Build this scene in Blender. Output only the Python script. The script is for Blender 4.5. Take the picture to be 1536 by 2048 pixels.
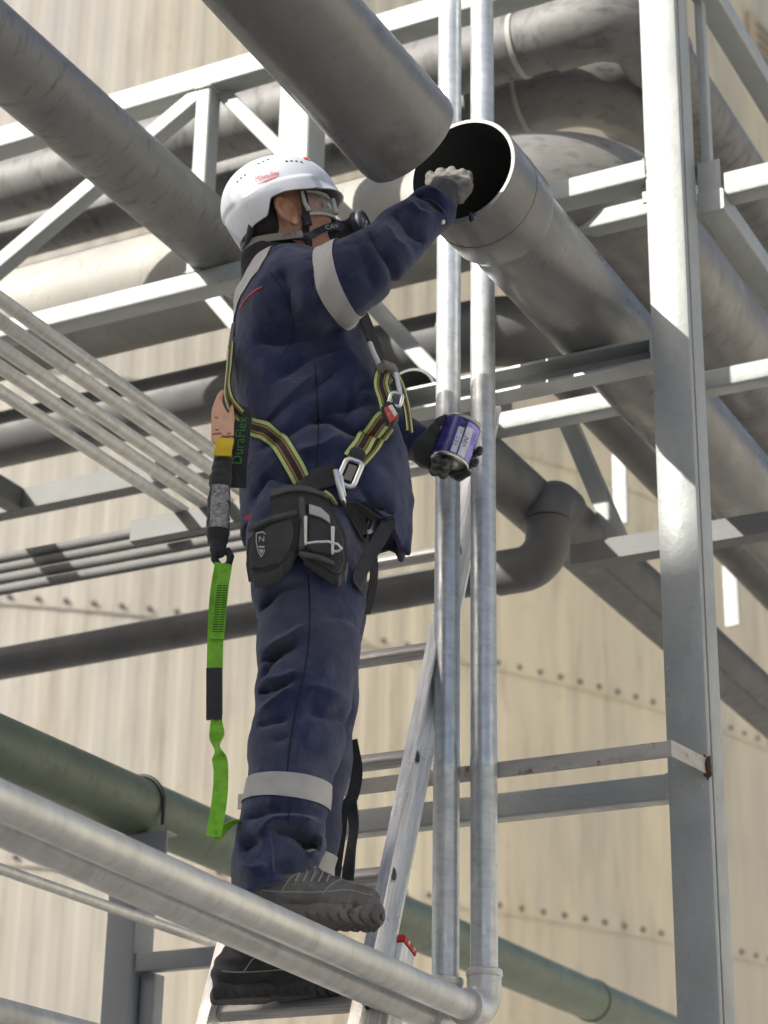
import bpy, bmesh, math, random
import numpy as np
from mathutils import Matrix, Vector
from mathutils.bvhtree import BVHTree

scene = bpy.context.scene
for _o in list(bpy.data.objects):
    bpy.data.objects.remove(_o)
random.seed(4)
rng = np.random.default_rng(4)
R_ = math.radians

# ------------------------------------------------------------------ camera, sky, sun, exposure
RIGHT, DOWN, FWD = Vector((0.8887, 0.4580, 0.0162)), Vector((-0.1642, 0.3504, -0.9221)), Vector((-0.4280, 0.8168, 0.3866))
cam_data = bpy.data.cameras.new('camera')
cam = bpy.data.objects.new('camera', cam_data)
scene.collection.objects.link(cam)
mw = Matrix.Identity(4)
for i in range(3):
    mw[i][0], mw[i][1], mw[i][2] = RIGHT[i], -DOWN[i], -FWD[i]
mw[2][3] = 1.6
cam.matrix_world = mw
cam_data.sensor_fit = 'VERTICAL'
cam_data.sensor_height = 36.0
cam_data.sensor_width = 27.0
cam_data.lens = 4200.0 / 2048.0 * 36.0
cam_data.clip_start, cam_data.clip_end = 0.1, 500.0
cam_data.dof.use_dof = True
cam_data.dof.focus_distance = 4.35
cam_data.dof.aperture_fstop = 4.6
scene.camera = cam

SUN_L = Vector((0.82, 1.35, -1.0)).normalized()          # the way the light travels
world = bpy.data.worlds.new('World')
scene.world = world
world.use_nodes = True
nt = world.node_tree
nt.nodes.clear()
sky = nt.nodes.new('ShaderNodeTexSky')
sky.sky_type = 'NISHITA'
sky.sun_disc = False
sky.sun_elevation = math.asin(-SUN_L.z)
sky.sun_rotation = math.atan2(-SUN_L.x, -SUN_L.y)
sky.air_density, sky.dust_density, sky.ozone_density = 0.9, 4.5, 0.9
bg = nt.nodes.new('ShaderNodeBackground')
bg.inputs['Strength'].default_value = 0.112
wo = nt.nodes.new('ShaderNodeOutputWorld')
nt.links.new(sky.outputs[0], bg.inputs[0])
nt.links.new(bg.outputs[0], wo.inputs[0])
sun_data = bpy.data.lights.new('sun', 'SUN')
sun_data.energy = 4.0
sun_data.angle = R_(0.53)
sun_data.color = (1.0, 0.965, 0.89)
sun = bpy.data.objects.new('sun', sun_data)
scene.collection.objects.link(sun)
sun.rotation_euler = SUN_L.to_track_quat('-Z', 'Y').to_euler()
scene.view_settings.view_transform = 'Standard'
scene.view_settings.look = 'None'
scene.view_settings.exposure = 0.98
scene.view_settings.gamma = 1.0
scene.view_settings.use_curve_mapping = False

# ------------------------------------------------------------------ object helpers
def tag(o, label=None, cat=None, group=None, kind=None):
    if label: o['label'] = label
    if cat: o['category'] = cat
    if group: o['group'] = group
    if kind: o['kind'] = kind
    return o

def empty(name, loc, label=None, cat=None, group=None):
    o = bpy.data.objects.new(name, None)
    o.empty_display_size = 0.05
    o.location = loc
    scene.collection.objects.link(o)
    return tag(o, label, cat, group)

def wpos(o):
    p = Vector((0, 0, 0))
    while o is not None:
        p += o.location
        o = o.parent
    return p

def link(name, mesh, mat=None, parent=None, W=None):
    """link a mesh object; W is its world matrix (translation/rotation)"""
    o = bpy.data.objects.new(name, mesh)
    scene.collection.objects.link(o)
    if mat is not None and not mesh.materials:
        for m in (mat if isinstance(mat, (list, tuple)) else [mat]):
            mesh.materials.append(m)
    W = W or Matrix.Identity(4)
    if parent is not None:
        o.parent = parent
        inv = world_of(parent).inverted()
        o.matrix_basis = inv @ W
    else:
        o.matrix_basis = W
    o['_w'] = [c for r in W for c in r]
    return o

def world_of(o):
    if '_w' in o:
        v = list(o['_w'])
        return Matrix([v[0:4], v[4:8], v[8:12], v[12:16]])
    return Matrix.Translation(o.location)

def mesh_from(verts, faces, smooth=True, name='mesh'):
    me = bpy.data.meshes.new(name)
    me.from_pydata([tuple(map(float, v)) for v in verts], [], [tuple(map(int, f)) for f in faces])
    me.update()
    if smooth:
        me.shade_smooth()
    return me

def bm_mesh(bm, smooth=False, angle=None):
    me = bpy.data.meshes.new('mesh')
    bmesh.ops.recalc_face_normals(bm, faces=bm.faces[:])
    bm.to_mesh(me)
    bm.free()
    if smooth:
        me.shade_smooth()
        if angle is not None:
            me.set_sharp_from_angle(angle=angle)
    return me

def frame_z(p0, p1, up=(0, 0, 1)):
    """matrix whose local Z runs p0->p1, local Y close to up, origin p0"""
    z = (Vector(p1) - Vector(p0)).normalized()
    u = Vector(up)
    if abs(z.dot(u)) > 0.98:
        u = Vector((0, 1, 0))
    x = u.cross(z).normalized()
    y = z.cross(x)
    m = Matrix.Identity(4)
    for i in range(3):
        m[i][0], m[i][1], m[i][2], m[i][3] = x[i], y[i], z[i], p0[i]
    return m

def lathe_mesh(profile, n=48, closed=False, sharp=35):
    vs, fs = [], []
    for r, z in profile:
        for k in range(n):
            a = 2 * math.pi * k / n
            vs.append((r * math.cos(a), r * math.sin(a), z))
    m = len(profile)
    for i in range(m - 1 if not closed else m):
        j = (i + 1) % m
        for k in range(n):
            l = (k + 1) % n
            fs.append((i * n + k, i * n + l, j * n + l, j * n + k))
    me = mesh_from(vs, fs)
    me.set_sharp_from_angle(angle=R_(sharp))
    return me

def pipe(name, p0, p1, r, mat, parent=None, wall=0.008, n=48, bumps=()):
    """hollow straight pipe from p0 to p1; bumps = [(z, half-length, extra radius)] collars"""
    L = (Vector(p1) - Vector(p0)).length
    prof = [(r - wall, 0.0), (r - 0.002, 0.0), (r, 0.002)]
    for z, hl, er in sorted(bumps):
        prof += [(r, z - hl), (r + er, z - hl + 0.003), (r + er, z + hl - 0.003), (r, z + hl)]
    # subdivide long runs a little so shading stays even
    prof += [(r, L - 0.002), (r - 0.002, L), (r - wall, L), (r - wall, L * 0.5)]
    me = lathe_mesh(prof, n, closed=True)
    return link(name, me, mat, parent, frame_z(p0, p1))

def sweep_mesh(pts, radii, n=24, caps=True, ellipse=None):
    pts = [Vector(p) for p in pts]
    m = len(pts)
    if not hasattr(radii, '__len__'):
        radii = [radii] * m
    tang = []
    for i in range(m):
        t = pts[min(i + 1, m - 1)] - pts[max(i - 1, 0)]
        tang.append(t.normalized())
    ref = Vector((0, 0, 1)) if abs(tang[0].z) < 0.9 else Vector((1, 0, 0))
    u = (ref - tang[0] * ref.dot(tang[0])).normalized()
    vs, fs = [], []
    for i in range(m):
        t = tang[i]
        u = (u - t * u.dot(t)).normalized()
        v = t.cross(u)
        for k in range(n):
            a = 2 * math.pi * k / n
            d = u * math.cos(a) + v * math.sin(a)
            vs.append(pts[i] + d * radii[i])
    for i in range(m - 1):
        for k in range(n):
            l = (k + 1) % n
            fs.append((i * n + k, i * n + l, (i + 1) * n + l, (i + 1) * n + k))
    if caps:
        fs.append(tuple(range(n))[::-1])
        fs.append(tuple((m - 1) * n + k for k in range(n)))
    me = mesh_from(vs, fs)
    me.set_sharp_from_angle(angle=R_(50))
    return me

def tube(name, pts, r, mat, parent=None, n=24, caps=True):
    o0 = Vector(pts[0])
    me = sweep_mesh([Vector(p) - o0 for p in pts], r, n, caps)
    return link(name, me, mat, parent, Matrix.Translation(o0))

def arc_pts(c, a, b, R, n=12):
    """quarter bend: starts at c - a*R, ends at c + b*R (a, b unit vectors, c the corner)"""
    c, a, b = Vector(c), Vector(a), Vector(b)
    o = c - a * R + b * R
    out = []
    for i in range(n + 1):
        t = math.pi / 2 * i / n
        out.append(o - b * R * math.cos(t) + a * R * math.sin(t))
    return out

def rrect(w, h, r, seg=3):
    """rounded rectangle outline centred on 0"""
    pts = []
    for cx, cy, a0 in ((w / 2 - r, h / 2 - r, 0), (-w / 2 + r, h / 2 - r, 90), (-w / 2 + r, -h / 2 + r, 180), (w / 2 - r, -h / 2 + r, 270)):
        for i in range(seg + 1):
            a = R_(a0 + 90 * i / seg)
            pts.append((cx + r * math.cos(a), cy + r * math.sin(a)))
    return pts

def extrude_mesh(poly, L, cuts=1, wobble=0.0):
    n = len(poly)
    vs, fs = [], []
    for i in range(cuts + 1):
        for x, y in poly:
            vs.append((x, y, L * i / cuts))
    for i in range(cuts):
        for k in range(n):
            l = (k + 1) % n
            fs.append((i * n + k, i * n + l, (i + 1) * n + l, (i + 1) * n + k))
    fs.append(tuple(range(n))[::-1])
    fs.append(tuple(cuts * n + k for k in range(n)))
    me = mesh_from(vs, fs)
    me.set_sharp_from_angle(angle=R_(40))
    return me

def beam(name, p0, p1, poly, mat, parent=None, up=(0, 0, 1)):
    """profile poly (x across, y up) swept straight from p0 to p1"""
    L = (Vector(p1) - Vector(p0)).length
    return link(name, extrude_mesh(poly, L), mat, parent, frame_z(p0, p1, up))

def box(name, lo, hi, mat, parent=None, bev=0.002):
    lo, hi = Vector(lo), Vector(hi)
    c = (lo + hi) / 2
    d = hi - lo
    bm = bmesh.new()
    bmesh.ops.create_cube(bm, size=1.0)
    for v in bm.verts:
        v.co = Vector((v.co.x * d.x, v.co.y * d.y, v.co.z * d.z))
    if bev:
        bmesh.ops.bevel(bm, geom=bm.edges[:], offset=min(bev, min(d) * 0.4), segments=1, affect='EDGES')
    return link(name, bm_mesh(bm), mat, parent, Matrix.Translation(c))

ANGLE = lambda w, h, t=0.006: [(-w / 2, -h / 2), (w / 2, -h / 2), (w / 2, -h / 2 + t), (-w / 2 + t, -h / 2 + t), (-w / 2 + t, h / 2), (-w / 2, h / 2)]
CHANNEL = lambda w, h, t=0.006: [(-w / 2, -h / 2), (w / 2, -h / 2), (w / 2, -h / 2 + t), (-w / 2 + t, -h / 2 + t), (-w / 2 + t, h / 2 - t), (w / 2, h / 2 - t), (w / 2, h / 2), (-w / 2, h / 2)]

# ------------------------------------------------------------------ materials
def new_mat(name):
    m = bpy.data.materials.new(name)
    m.use_nodes = True
    n = m.node_tree
    b = n.nodes['Principled BSDF']
    return m, n, b

def nd(n, typ, **kw):
    x = n.nodes.new(typ)
    for k, v in kw.items():
        if k in x.inputs:
            x.inputs[k].default_value = v
        else:
            setattr(x, k, v)
    return x

def coords(n, scale=(1, 1, 1), src='Object'):
    tc = nd(n, 'ShaderNodeTexCoord')
    mp = nd(n, 'ShaderNodeMapping')
    mp.inputs['Scale'].default_value = scale
    n.links.new(tc.outputs[src], mp.inputs['Vector'])
    return mp.outputs[0]

def noise(n, vec, scale, detail=4.0, rough=0.55, dist=0.0):
    t = nd(n, 'ShaderNodeTexNoise')
    t.inputs['Scale'].default_value = scale
    t.inputs['Detail'].default_value = detail
    t.inputs['Roughness'].default_value = rough
    t.inputs['Distortion'].default_value = dist
    n.links.new(vec, t.inputs['Vector'])
    return t.outputs['Fac']

def ramp(n, fac, lo, hi, a=0.0, b=1.0):
    r = nd(n, 'ShaderNodeMapRange')
    r.inputs['From Min'].default_value, r.inputs['From Max'].default_value = lo, hi
    r.inputs['To Min'].default_value, r.inputs['To Max'].default_value = a, b
    n.links.new(fac, r.inputs['Value'])
    return r.outputs[0]

def mixc(n, fac, a, b):
    x = nd(n, 'ShaderNodeMix', data_type='RGBA')
    for sock, v in ((x.inputs[6], a), (x.inputs[7], b)):
        if isinstance(v, tuple):
            sock.default_value = (*v, 1.0)
        else:
            n.links.new(v, sock)
    if isinstance(fac, float):
        x.inputs[0].default_value = fac
    else:
        n.links.new(fac, x.inputs[0])
    return x.outputs[2]

def bump(n, h, strength, dist, b):
    x = nd(n, 'ShaderNodeBump')
    x.inputs['Strength'].default_value = strength
    x.inputs['Distance'].default_value = dist
    n.links.new(h, x.inputs['Height'])
    n.links.new(x.outputs[0], b.inputs['Normal'])

def surf(name, base, layers=(), rough=0.5, metal=0.0, rvar=0.0, bmp=None, sheen=0.0, coat=0.0, spec=0.5):
    """layers: [(colour, (sx,sy,sz), noise scale, lo, hi, amount[, detail])] mixed over base in order"""
    m, n, b = new_mat(name)
    col = base
    for ly in layers:
        c, sc, ns, lo, hi, amt = ly[:6]
        f = ramp(n, noise(n, coords(n, sc), ns, ly[6] if len(ly) > 6 else 5.0, 0.6), lo, hi, 0.0, amt)
        col = mixc(n, f, col, c)
    if isinstance(col, tuple):
        b.inputs['Base Color'].default_value = (*col, 1)
    else:
        n.links.new(col, b.inputs['Base Color'])
    b.inputs['Roughness'].default_value = rough
    b.inputs['Metallic'].default_value = metal
    b.inputs['Specular IOR Level'].default_value = spec
    if rvar:
        n.links.new(ramp(n, noise(n, coords(n), 14.0, 4.0), 0.3, 0.7, max(rough - rvar, 0.02), rough + rvar), b.inputs['Roughness'])
    if bmp:
        sc, ns, st, ds = bmp
        bump(n, noise(n, coords(n, sc), ns, 5.0, 0.6), st, ds, b)
    if sheen:
        b.inputs['Sheen Weight'].default_value = sheen
        b.inputs['Sheen Roughness'].default_value = 0.5
    if coat:
        b.inputs['Coat Weight'].default_value = coat
    return m

ONE = (1, 1, 1)
RING = (1, 1, 6)          # streaks that run round a pipe whose axis is local Z
ALONG = (6, 6, 1)         # streaks that run along it
M = {}
M['paint'] = surf('pale_grey_green_paint', (0.33, 0.347, 0.335),
                  [((0.27, 0.283, 0.272), ONE, 5, 0.42, 0.72, 0.7), ((0.39, 0.405, 0.392), (1, 1, 0.5), 16, 0.52, 0.72, 0.6), ((0.27, 0.26, 0.23), (5, 5, 0.7), 18, 0.58, 0.74, 0.5),
                   ((0.16, 0.13, 0.10), ONE, 45, 0.67, 0.74, 0.75), ((0.46, 0.475, 0.465), ONE, 80, 0.66, 0.72, 0.6)], rough=0.42, rvar=0.14, bmp=(ONE, 42, 0.5, 0.003))
M['paint_bare'] = surf('weathered_flat_bar', (0.46, 0.43, 0.39),
                       [((0.30, 0.25, 0.20), (1, 1, 3), 12, 0.48, 0.72, 0.6), ((0.22, 0.09, 0.03), ONE, 26, 0.60, 0.70, 0.85)], rough=0.55, bmp=(ONE, 40, 0.3, 0.002))
M['rust'] = surf('rusty_weld', (0.10, 0.045, 0.02), [((0.02, 0.015, 0.012), ONE, 60, 0.4, 0.6, 0.8)], rough=0.8, bmp=(ONE, 120, 0.8, 0.004))
M['pvc'] = surf('dark_grey_plastic_pipe', (0.155, 0.154, 0.150),
                [((0.23, 0.22, 0.20), ONE, 4.0, 0.42, 0.72, 0.8), ((0.070, 0.067, 0.064), (1, 1, 3), 14, 0.54, 0.68, 0.7, 8),
                 ((0.21, 0.20, 0.18), (1, 1, 10), 9, 0.62, 0.76, 0.4), ((0.05, 0.048, 0.045), ONE, 2.2, 0.56, 0.72, 0.6), ((0.30, 0.29, 0.27), ONE, 90, 0.67, 0.74, 0.6, 8)],
                rough=0.42, rvar=0.12, bmp=((1, 1, 6), 16, 0.22, 0.002))
M['pvc_loose'] = surf('scratched_dark_grey_plastic_pipe', (0.165, 0.162, 0.155),
                [((0.23, 0.225, 0.21), (1, 1, 0.6), 3.0, 0.42, 0.72, 0.8), ((0.045, 0.044, 0.042), ONE, 5, 0.55, 0.70, 0.75, 8), ((0.26, 0.25, 0.23), (1, 1, 2), 60, 0.62, 0.72, 0.5, 8), ((0.25, 0.24, 0.22), (1, 1, 0.3), 120, 0.66, 0.74, 0.5, 8)],
                rough=0.30, rvar=0.10, bmp=(ONE, 60, 0.15, 0.001))
M['pvc_clean'] = surf('scuffed_grey_plastic_pipe', (0.115, 0.115, 0.114),
                      [((0.20, 0.197, 0.188), (3, 3, 1), 3.0, 0.42, 0.70, 0.75), ((0.06, 0.06, 0.06), ONE, 4, 0.56, 0.68, 0.75),
                       ((0.36, 0.35, 0.33), (1, 1, 5), 60, 0.64, 0.72, 0.6, 8)], rough=0.33, rvar=0.1, bmp=((4, 4, 1), 40, 0.12, 0.001))
M['pvc_dark'] = surf('charcoal_plastic_fitting', (0.115, 0.115, 0.115), [((0.20, 0.195, 0.185), ONE, 5, 0.45, 0.75, 0.6), ((0.26, 0.25, 0.24), ONE, 70, 0.68, 0.75, 0.5)], rough=0.6, rvar=0.1, bmp=(ONE, 30, 0.2, 0.002))
M['pipe_dust'] = surf('dusty_warm_grey_pipe', (0.150, 0.150, 0.147), [((0.21, 0.207, 0.198), (1, 1, 2), 4, 0.42, 0.68, 0.7), ((0.06, 0.057, 0.052), (1, 1, 2.5), 12, 0.50, 0.66, 0.7), ((0.26, 0.25, 0.22), ONE, 60, 0.66, 0.74, 0.6)], rough=0.62, bmp=(ONE, 24, 0.25, 0.002))
M['pipe_cream'] = surf('cream_dusted_pipe', (0.30, 0.288, 0.26), [((0.42, 0.40, 0.35), ONE, 4, 0.42, 0.68, 0.7), ((0.20, 0.185, 0.16), (1, 1, 2), 14, 0.56, 0.70, 0.6)], rough=0.6, bmp=(ONE, 20, 0.2, 0.002))
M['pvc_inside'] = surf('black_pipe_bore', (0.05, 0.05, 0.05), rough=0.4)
M['pvc_edge'] = surf('cut_pipe_edge', (0.24, 0.245, 0.245), [((0.18, 0.18, 0.18), ONE, 40, 0.5, 0.62, 0.8)], rough=0.45, bmp=(ONE, 120, 0.4, 0.002))
M['galv'] = surf('galvanised_steel', (0.56, 0.585, 0.59), [((0.40, 0.42, 0.43), (1, 1, 2.5), 26, 0.42, 0.66, 0.7), ((0.70, 0.72, 0.72), (1, 1, 0.25), 40, 0.55, 0.70, 0.7), ((0.25, 0.25, 0.24), (1, 1, 5), 60, 0.68, 0.76, 0.6)],
                 rough=0.40, metal=0.55, rvar=0.12, bmp=((1, 1, 3), 60, 0.25, 0.001))
M['galv_dull'] = surf('dusty_galvanised_pipe', (0.66, 0.65, 0.60), [((0.44, 0.43, 0.395), (1, 1, 3), 9, 0.42, 0.70, 0.6), ((0.60, 0.59, 0.55), (2, 2, 1), 12, 0.55, 0.70, 0.6), ((0.22, 0.21, 0.19), (1, 1, 9), 26, 0.60, 0.72, 0.55)],
                      rough=0.38, metal=0.3, rvar=0.1, bmp=((1, 1, 6), 22, 0.25, 0.002))
M['green'] = surf('dull_green_painted_pipe', (0.098, 0.130, 0.088), [((0.14, 0.175, 0.125), ONE, 5, 0.45, 0.7, 0.7), ((0.06, 0.075, 0.055), (1, 1, 2), 16, 0.52, 0.68, 0.6), ((0.30, 0.33, 0.28), ONE, 9, 0.68, 0.74, 0.7), ((0.25, 0.08, 0.05), ONE, 16, 0.70, 0.75, 0.7)], rough=0.5, bmp=(RING, 12, 0.2, 0.002))
M['steel_grey'] = surf('grey_painted_steel', (0.20, 0.215, 0.23), [((0.28, 0.29, 0.29), ONE, 5, 0.45, 0.75, 0.6), ((0.12, 0.12, 0.12), ONE, 40, 0.62, 0.72, 0.5)], rough=0.45, bmp=(ONE, 60, 0.2, 0.001))
M['alu'] = surf('aluminium_ladder', (0.82, 0.82, 0.80), [((0.46, 0.47, 0.48), (8, 8, 0.6), 14, 0.42, 0.66, 0.7), ((0.30, 0.30, 0.30), ONE, 50, 0.66, 0.74, 0.7)], rough=0.36, metal=0.35, rvar=0.12, bmp=((8, 8, 0.6), 40, 0.12, 0.001))
M['alu_rung'] = surf('ribbed_aluminium_rung', (0.50, 0.49, 0.47), [((0.34, 0.32, 0.29), (14, 14, 0.5), 18, 0.40, 0.62, 0.8), ((0.2, 0.18, 0.16), ONE, 30, 0.62, 0.74, 0.6)], rough=0.45, metal=0.4, rvar=0.1)
M['steel_dark'] = surf('shaded_grey_steel', (0.125, 0.128, 0.125), [((0.19, 0.19, 0.18), ONE, 6, 0.45, 0.75, 0.6), ((0.07, 0.07, 0.065), ONE, 40, 0.62, 0.72, 0.5)], rough=0.6, bmp=(ONE, 60, 0.2, 0.001))  # darker copy of the grey steel, with shade put into its colour
M['red'] = surf('red_plastic', (0.50, 0.02, 0.02), rough=0.4)
M['black'] = surf('black_webbing', (0.016, 0.017, 0.019), [((0.035, 0.035, 0.038), ONE, 40, 0.45, 0.65, 0.6)], rough=0.8, sheen=0.2, bmp=(ONE, 220, 0.4, 0.001))
M['black_plastic'] = surf('black_rubber_plastic', (0.018, 0.018, 0.02), [((0.06, 0.06, 0.06), ONE, 20, 0.5, 0.7, 0.5)], rough=0.4)
M['chrome'] = surf('zinc_plated_buckle', (0.70, 0.72, 0.70), [((0.5, 0.52, 0.5), ONE, 60, 0.5, 0.7, 0.6)], rough=0.3, metal=0.8)
M['white_strap'] = surf('off_white_strap', (0.72, 0.71, 0.64), [((0.5, 0.48, 0.42), ONE, 60, 0.5, 0.7, 0.6)], rough=0.6)
M['white_plastic'] = surf('white_helmet_shell', (0.56, 0.585, 0.63), [((0.46, 0.48, 0.53), ONE, 9, 0.45, 0.7, 0.7), ((0.36, 0.36, 0.37), ONE, 26, 0.62, 0.74, 0.6), ((0.25, 0.24, 0.24), ONE, 70, 0.70, 0.76, 0.6)], rough=0.38, rvar=0.1, bmp=(ONE, 90, 0.08, 0.001))
M['copper'] = surf('rose_gold_snap_hook', (0.62, 0.33, 0.20), [((0.42, 0.26, 0.17), ONE, 30, 0.45, 0.65, 0.7), ((0.55, 0.42, 0.20), ONE, 12, 0.55, 0.70, 0.6)], rough=0.30, metal=0.85)
M['yellow'] = surf('yellow_webbing', (0.62, 0.44, 0.02), [((0.4, 0.28, 0.02), ONE, 60, 0.5, 0.7, 0.6)], rough=0.8)
M['lime'] = surf('lime_green_webbing', (0.20, 0.52, 0.025), [((0.13, 0.33, 0.02), ONE, 40, 0.45, 0.65, 0.7), ((0.12, 0.16, 0.05), ONE, 9, 0.58, 0.72, 0.6)], rough=0.75, bmp=(ONE, 260, 0.4, 0.001))
M['lime_dark'] = surf('dark_green_stitching', (0.02, 0.10, 0.015), rough=0.85)
M['navy'] = None
def fabric(name, base, dust, dark, weave=900.0):
    m, n, b = new_mat(name)
    v = coords(n)
    col = mixc(n, ramp(n, noise(n, v, 7.0, 5.0, 0.6), 0.44, 0.74, 0.0, 0.8), base, dust)
    col = mixc(n, ramp(n, noise(n, coords(n, (1, 1, 0.45)), 26.0, 6.0, 0.7), 0.50, 0.78, 0.0, 0.55), col, dust)
    col = mixc(n, ramp(n, noise(n, v, 4.0, 3.0), 0.50, 0.72, 0.0, 0.6), col, dark)
    n.links.new(col, b.inputs['Base Color'])
    b.inputs['Roughness'].default_value = 0.85
    b.inputs['Specular IOR Level'].default_value = 0.2
    b.inputs['Sheen Weight'].default_value = 0.25
    b.inputs['Sheen Roughness'].default_value = 0.45
    fine = noise(n, v, weave, 2.0)
    cr = noise(n, coords(n, (1, 1, 1.5)), 24.0, 5.0, 0.6, 0.9)
    mx = nd(n, 'ShaderNodeMath', operation='MULTIPLY_ADD')
    n.links.new(cr, mx.inputs[0]); mx.inputs[1].default_value = 3.2
    n.links.new(fine, mx.inputs[2])
    rg = nd(n, 'ShaderNodeTexNoise')
    rg.noise_type = 'RIDGED_MULTIFRACTAL'
    rg.inputs['Scale'].default_value = 9.0
    rg.inputs['Detail'].default_value = 3.0
    rg.inputs['Roughness'].default_value = 0.45
    rg.inputs['Distortion'].default_value = 0.5
    n.links.new(coords(n, (1, 1, 1.7)), rg.inputs['Vector'])
    m2 = nd(n, 'ShaderNodeMath', operation='MULTIPLY_ADD')
    n.links.new(rg.outputs['Fac'], m2.inputs[0]); m2.inputs[1].default_value = 2.4
    n.links.new(mx.outputs[0], m2.inputs[2])
    mx = m2
    bump(n, mx.outputs[0], 0.6, 0.0022, b)
    return m
M['navy'] = fabric('navy_work_cloth', (0.022, 0.0285, 0.080), (0.074, 0.083, 0.142), (0.010, 0.013, 0.036))
M['navy_leg'] = fabric('dusty_navy_work_cloth', (0.028, 0.0355, 0.090), (0.135, 0.142, 0.185), (0.012, 0.015, 0.034))
M['thread'] = surf('faded_seam_thread', (0.075, 0.08, 0.13), rough=0.8)
M['seam_dark'] = surf('dark_seam_thread', (0.008, 0.009, 0.02), rough=0.85)
M['pouch'] = surf('charcoal_canvas', (0.035, 0.034, 0.035), [((0.085, 0.082, 0.08), ONE, 14, 0.48, 0.72, 0.7), ((0.018, 0.018, 0.019), ONE, 8, 0.5, 0.7, 0.6)], rough=0.85, sheen=0.2, bmp=(ONE, 160, 0.5, 0.0015))
M['pouch_trim'] = surf('faded_grey_binding', (0.095, 0.092, 0.09), [((0.05, 0.05, 0.05), ONE, 30, 0.45, 0.65, 0.6)], rough=0.85)
M['reflect'] = surf('silver_reflective_tape', (0.46, 0.45, 0.43), [((0.36, 0.35, 0.34), ONE, 12, 0.45, 0.7, 0.7), ((0.30, 0.27, 0.24), ONE, 40, 0.62, 0.76, 0.5)], rough=0.55, bmp=(ONE, 120, 0.2, 0.001))
M['glove_grey'] = surf('dirty_grey_glove', (0.17, 0.162, 0.145), [((0.27, 0.25, 0.21), ONE, 30, 0.45, 0.65, 0.7), ((0.07, 0.065, 0.06), ONE, 45, 0.52, 0.68, 0.8)], rough=0.85, bmp=(ONE, 160, 0.5, 0.002))
M['glove_dark'] = surf('charcoal_knit_glove', (0.030, 0.031, 0.031), [((0.06, 0.06, 0.058), ONE, 20, 0.45, 0.7, 0.6)], rough=0.85, sheen=0.3, bmp=((1, 1, 1), 260, 0.6, 0.0015))
M['boot'] = surf('dusty_dark_grey_boot_leather', (0.10, 0.095, 0.087), [((0.20, 0.19, 0.17), ONE, 16, 0.42, 0.68, 0.8), ((0.03, 0.03, 0.03), ONE, 30, 0.52, 0.70, 0.7)], rough=0.7, bmp=(ONE, 60, 0.5, 0.003))
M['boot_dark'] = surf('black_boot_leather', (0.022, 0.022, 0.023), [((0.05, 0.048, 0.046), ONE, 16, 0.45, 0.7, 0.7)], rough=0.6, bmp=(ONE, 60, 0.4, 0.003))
M['sole'] = surf('dusty_rubber_sole', (0.12, 0.11, 0.097), [((0.22, 0.20, 0.17), ONE, 20, 0.45, 0.65, 0.7), ((0.03, 0.028, 0.026), ONE, 40, 0.55, 0.68, 0.8)], rough=0.8, bmp=(ONE, 50, 0.6, 0.004))
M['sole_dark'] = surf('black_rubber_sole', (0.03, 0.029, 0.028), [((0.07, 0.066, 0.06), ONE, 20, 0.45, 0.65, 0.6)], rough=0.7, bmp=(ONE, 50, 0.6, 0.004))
M['lace'] = surf('grey_boot_lace', (0.27, 0.26, 0.235), rough=0.8)
M['neck'] = surf('black_neck_cloth', (0.009, 0.009, 0.011), rough=0.9, bmp=(ONE, 160, 0.4, 0.001))
M['hair'] = surf('black_hair', (0.010, 0.008, 0.007), [((0.022, 0.018, 0.015), (1, 1, 6), 60, 0.45, 0.65, 0.8)], rough=0.55, bmp=((6, 6, 1), 90, 0.8, 0.004))
def skin():
    m, n, b = new_mat('tanned_skin')
    v = coords(n)
    col = mixc(n, ramp(n, noise(n, v, 30, 4), 0.4, 0.7, 0, 0.6), (0.58, 0.31, 0.20), (0.66, 0.38, 0.26))
    col = mixc(n, ramp(n, noise(n, v, 300, 3), 0.5, 0.7, 0, 0.3), col, (0.30, 0.13, 0.08))
    n.links.new(col, b.inputs['Base Color'])
    b.inputs['Roughness'].default_value = 0.5
    b.inputs['Subsurface Weight'].default_value = 0.15
    b.inputs['Subsurface Radius'].default_value = (0.01, 0.004, 0.002)
    bump(n, noise(n, v, 400, 3), 0.2, 0.001, b)
    return m
M['skin'] = skin()
def glass():
    m, n, b = new_mat('clear_goggle_lens')
    b.inputs['Base Color'].default_value = (0.95, 0.97, 0.95, 1)
    b.inputs['Roughness'].default_value = 0.05
    b.inputs['Transmission Weight'].default_value = 0.92
    b.inputs['IOR'].default_value = 1.09
    return m
M['glass'] = glass()
M['paint_blue'] = surf('blue_purple_can_print', (0.055, 0.045, 0.26), [((0.015, 0.013, 0.05), ONE, 30, 0.50, 0.60, 0.9), ((0.12, 0.10, 0.42), ONE, 22, 0.55, 0.7, 0.6)], rough=0.3)
M['paint_lilac'] = surf('lilac_can_print', (0.34, 0.31, 0.72), [((0.16, 0.13, 0.50), ONE, 34, 0.48, 0.58, 0.8)], rough=0.3)
M['label_white'] = surf('scuffed_white_label', (0.66, 0.65, 0.72), [((0.40, 0.37, 0.55), ONE, 60, 0.5, 0.66, 0.7)], rough=0.4)
M['label_ink'] = surf('dark_label_ink', (0.035, 0.03, 0.09), rough=0.5)
M['tin'] = surf('bare_tin', (0.62, 0.62, 0.56), [((0.35, 0.32, 0.24), ONE, 40, 0.5, 0.66, 0.8)], rough=0.3, metal=0.8)
M['tag_red'] = surf('red_tag', (0.55, 0.06, 0.05), [((0.65, 0.35, 0.30), ONE, 60, 0.55, 0.66, 0.7)], rough=0.5)
M['logo_red'] = surf('red_print', (0.52, 0.05, 0.04), [((0.6, 0.25, 0.24), ONE, 120, 0.5, 0.65, 0.6)], rough=0.5)
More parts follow.
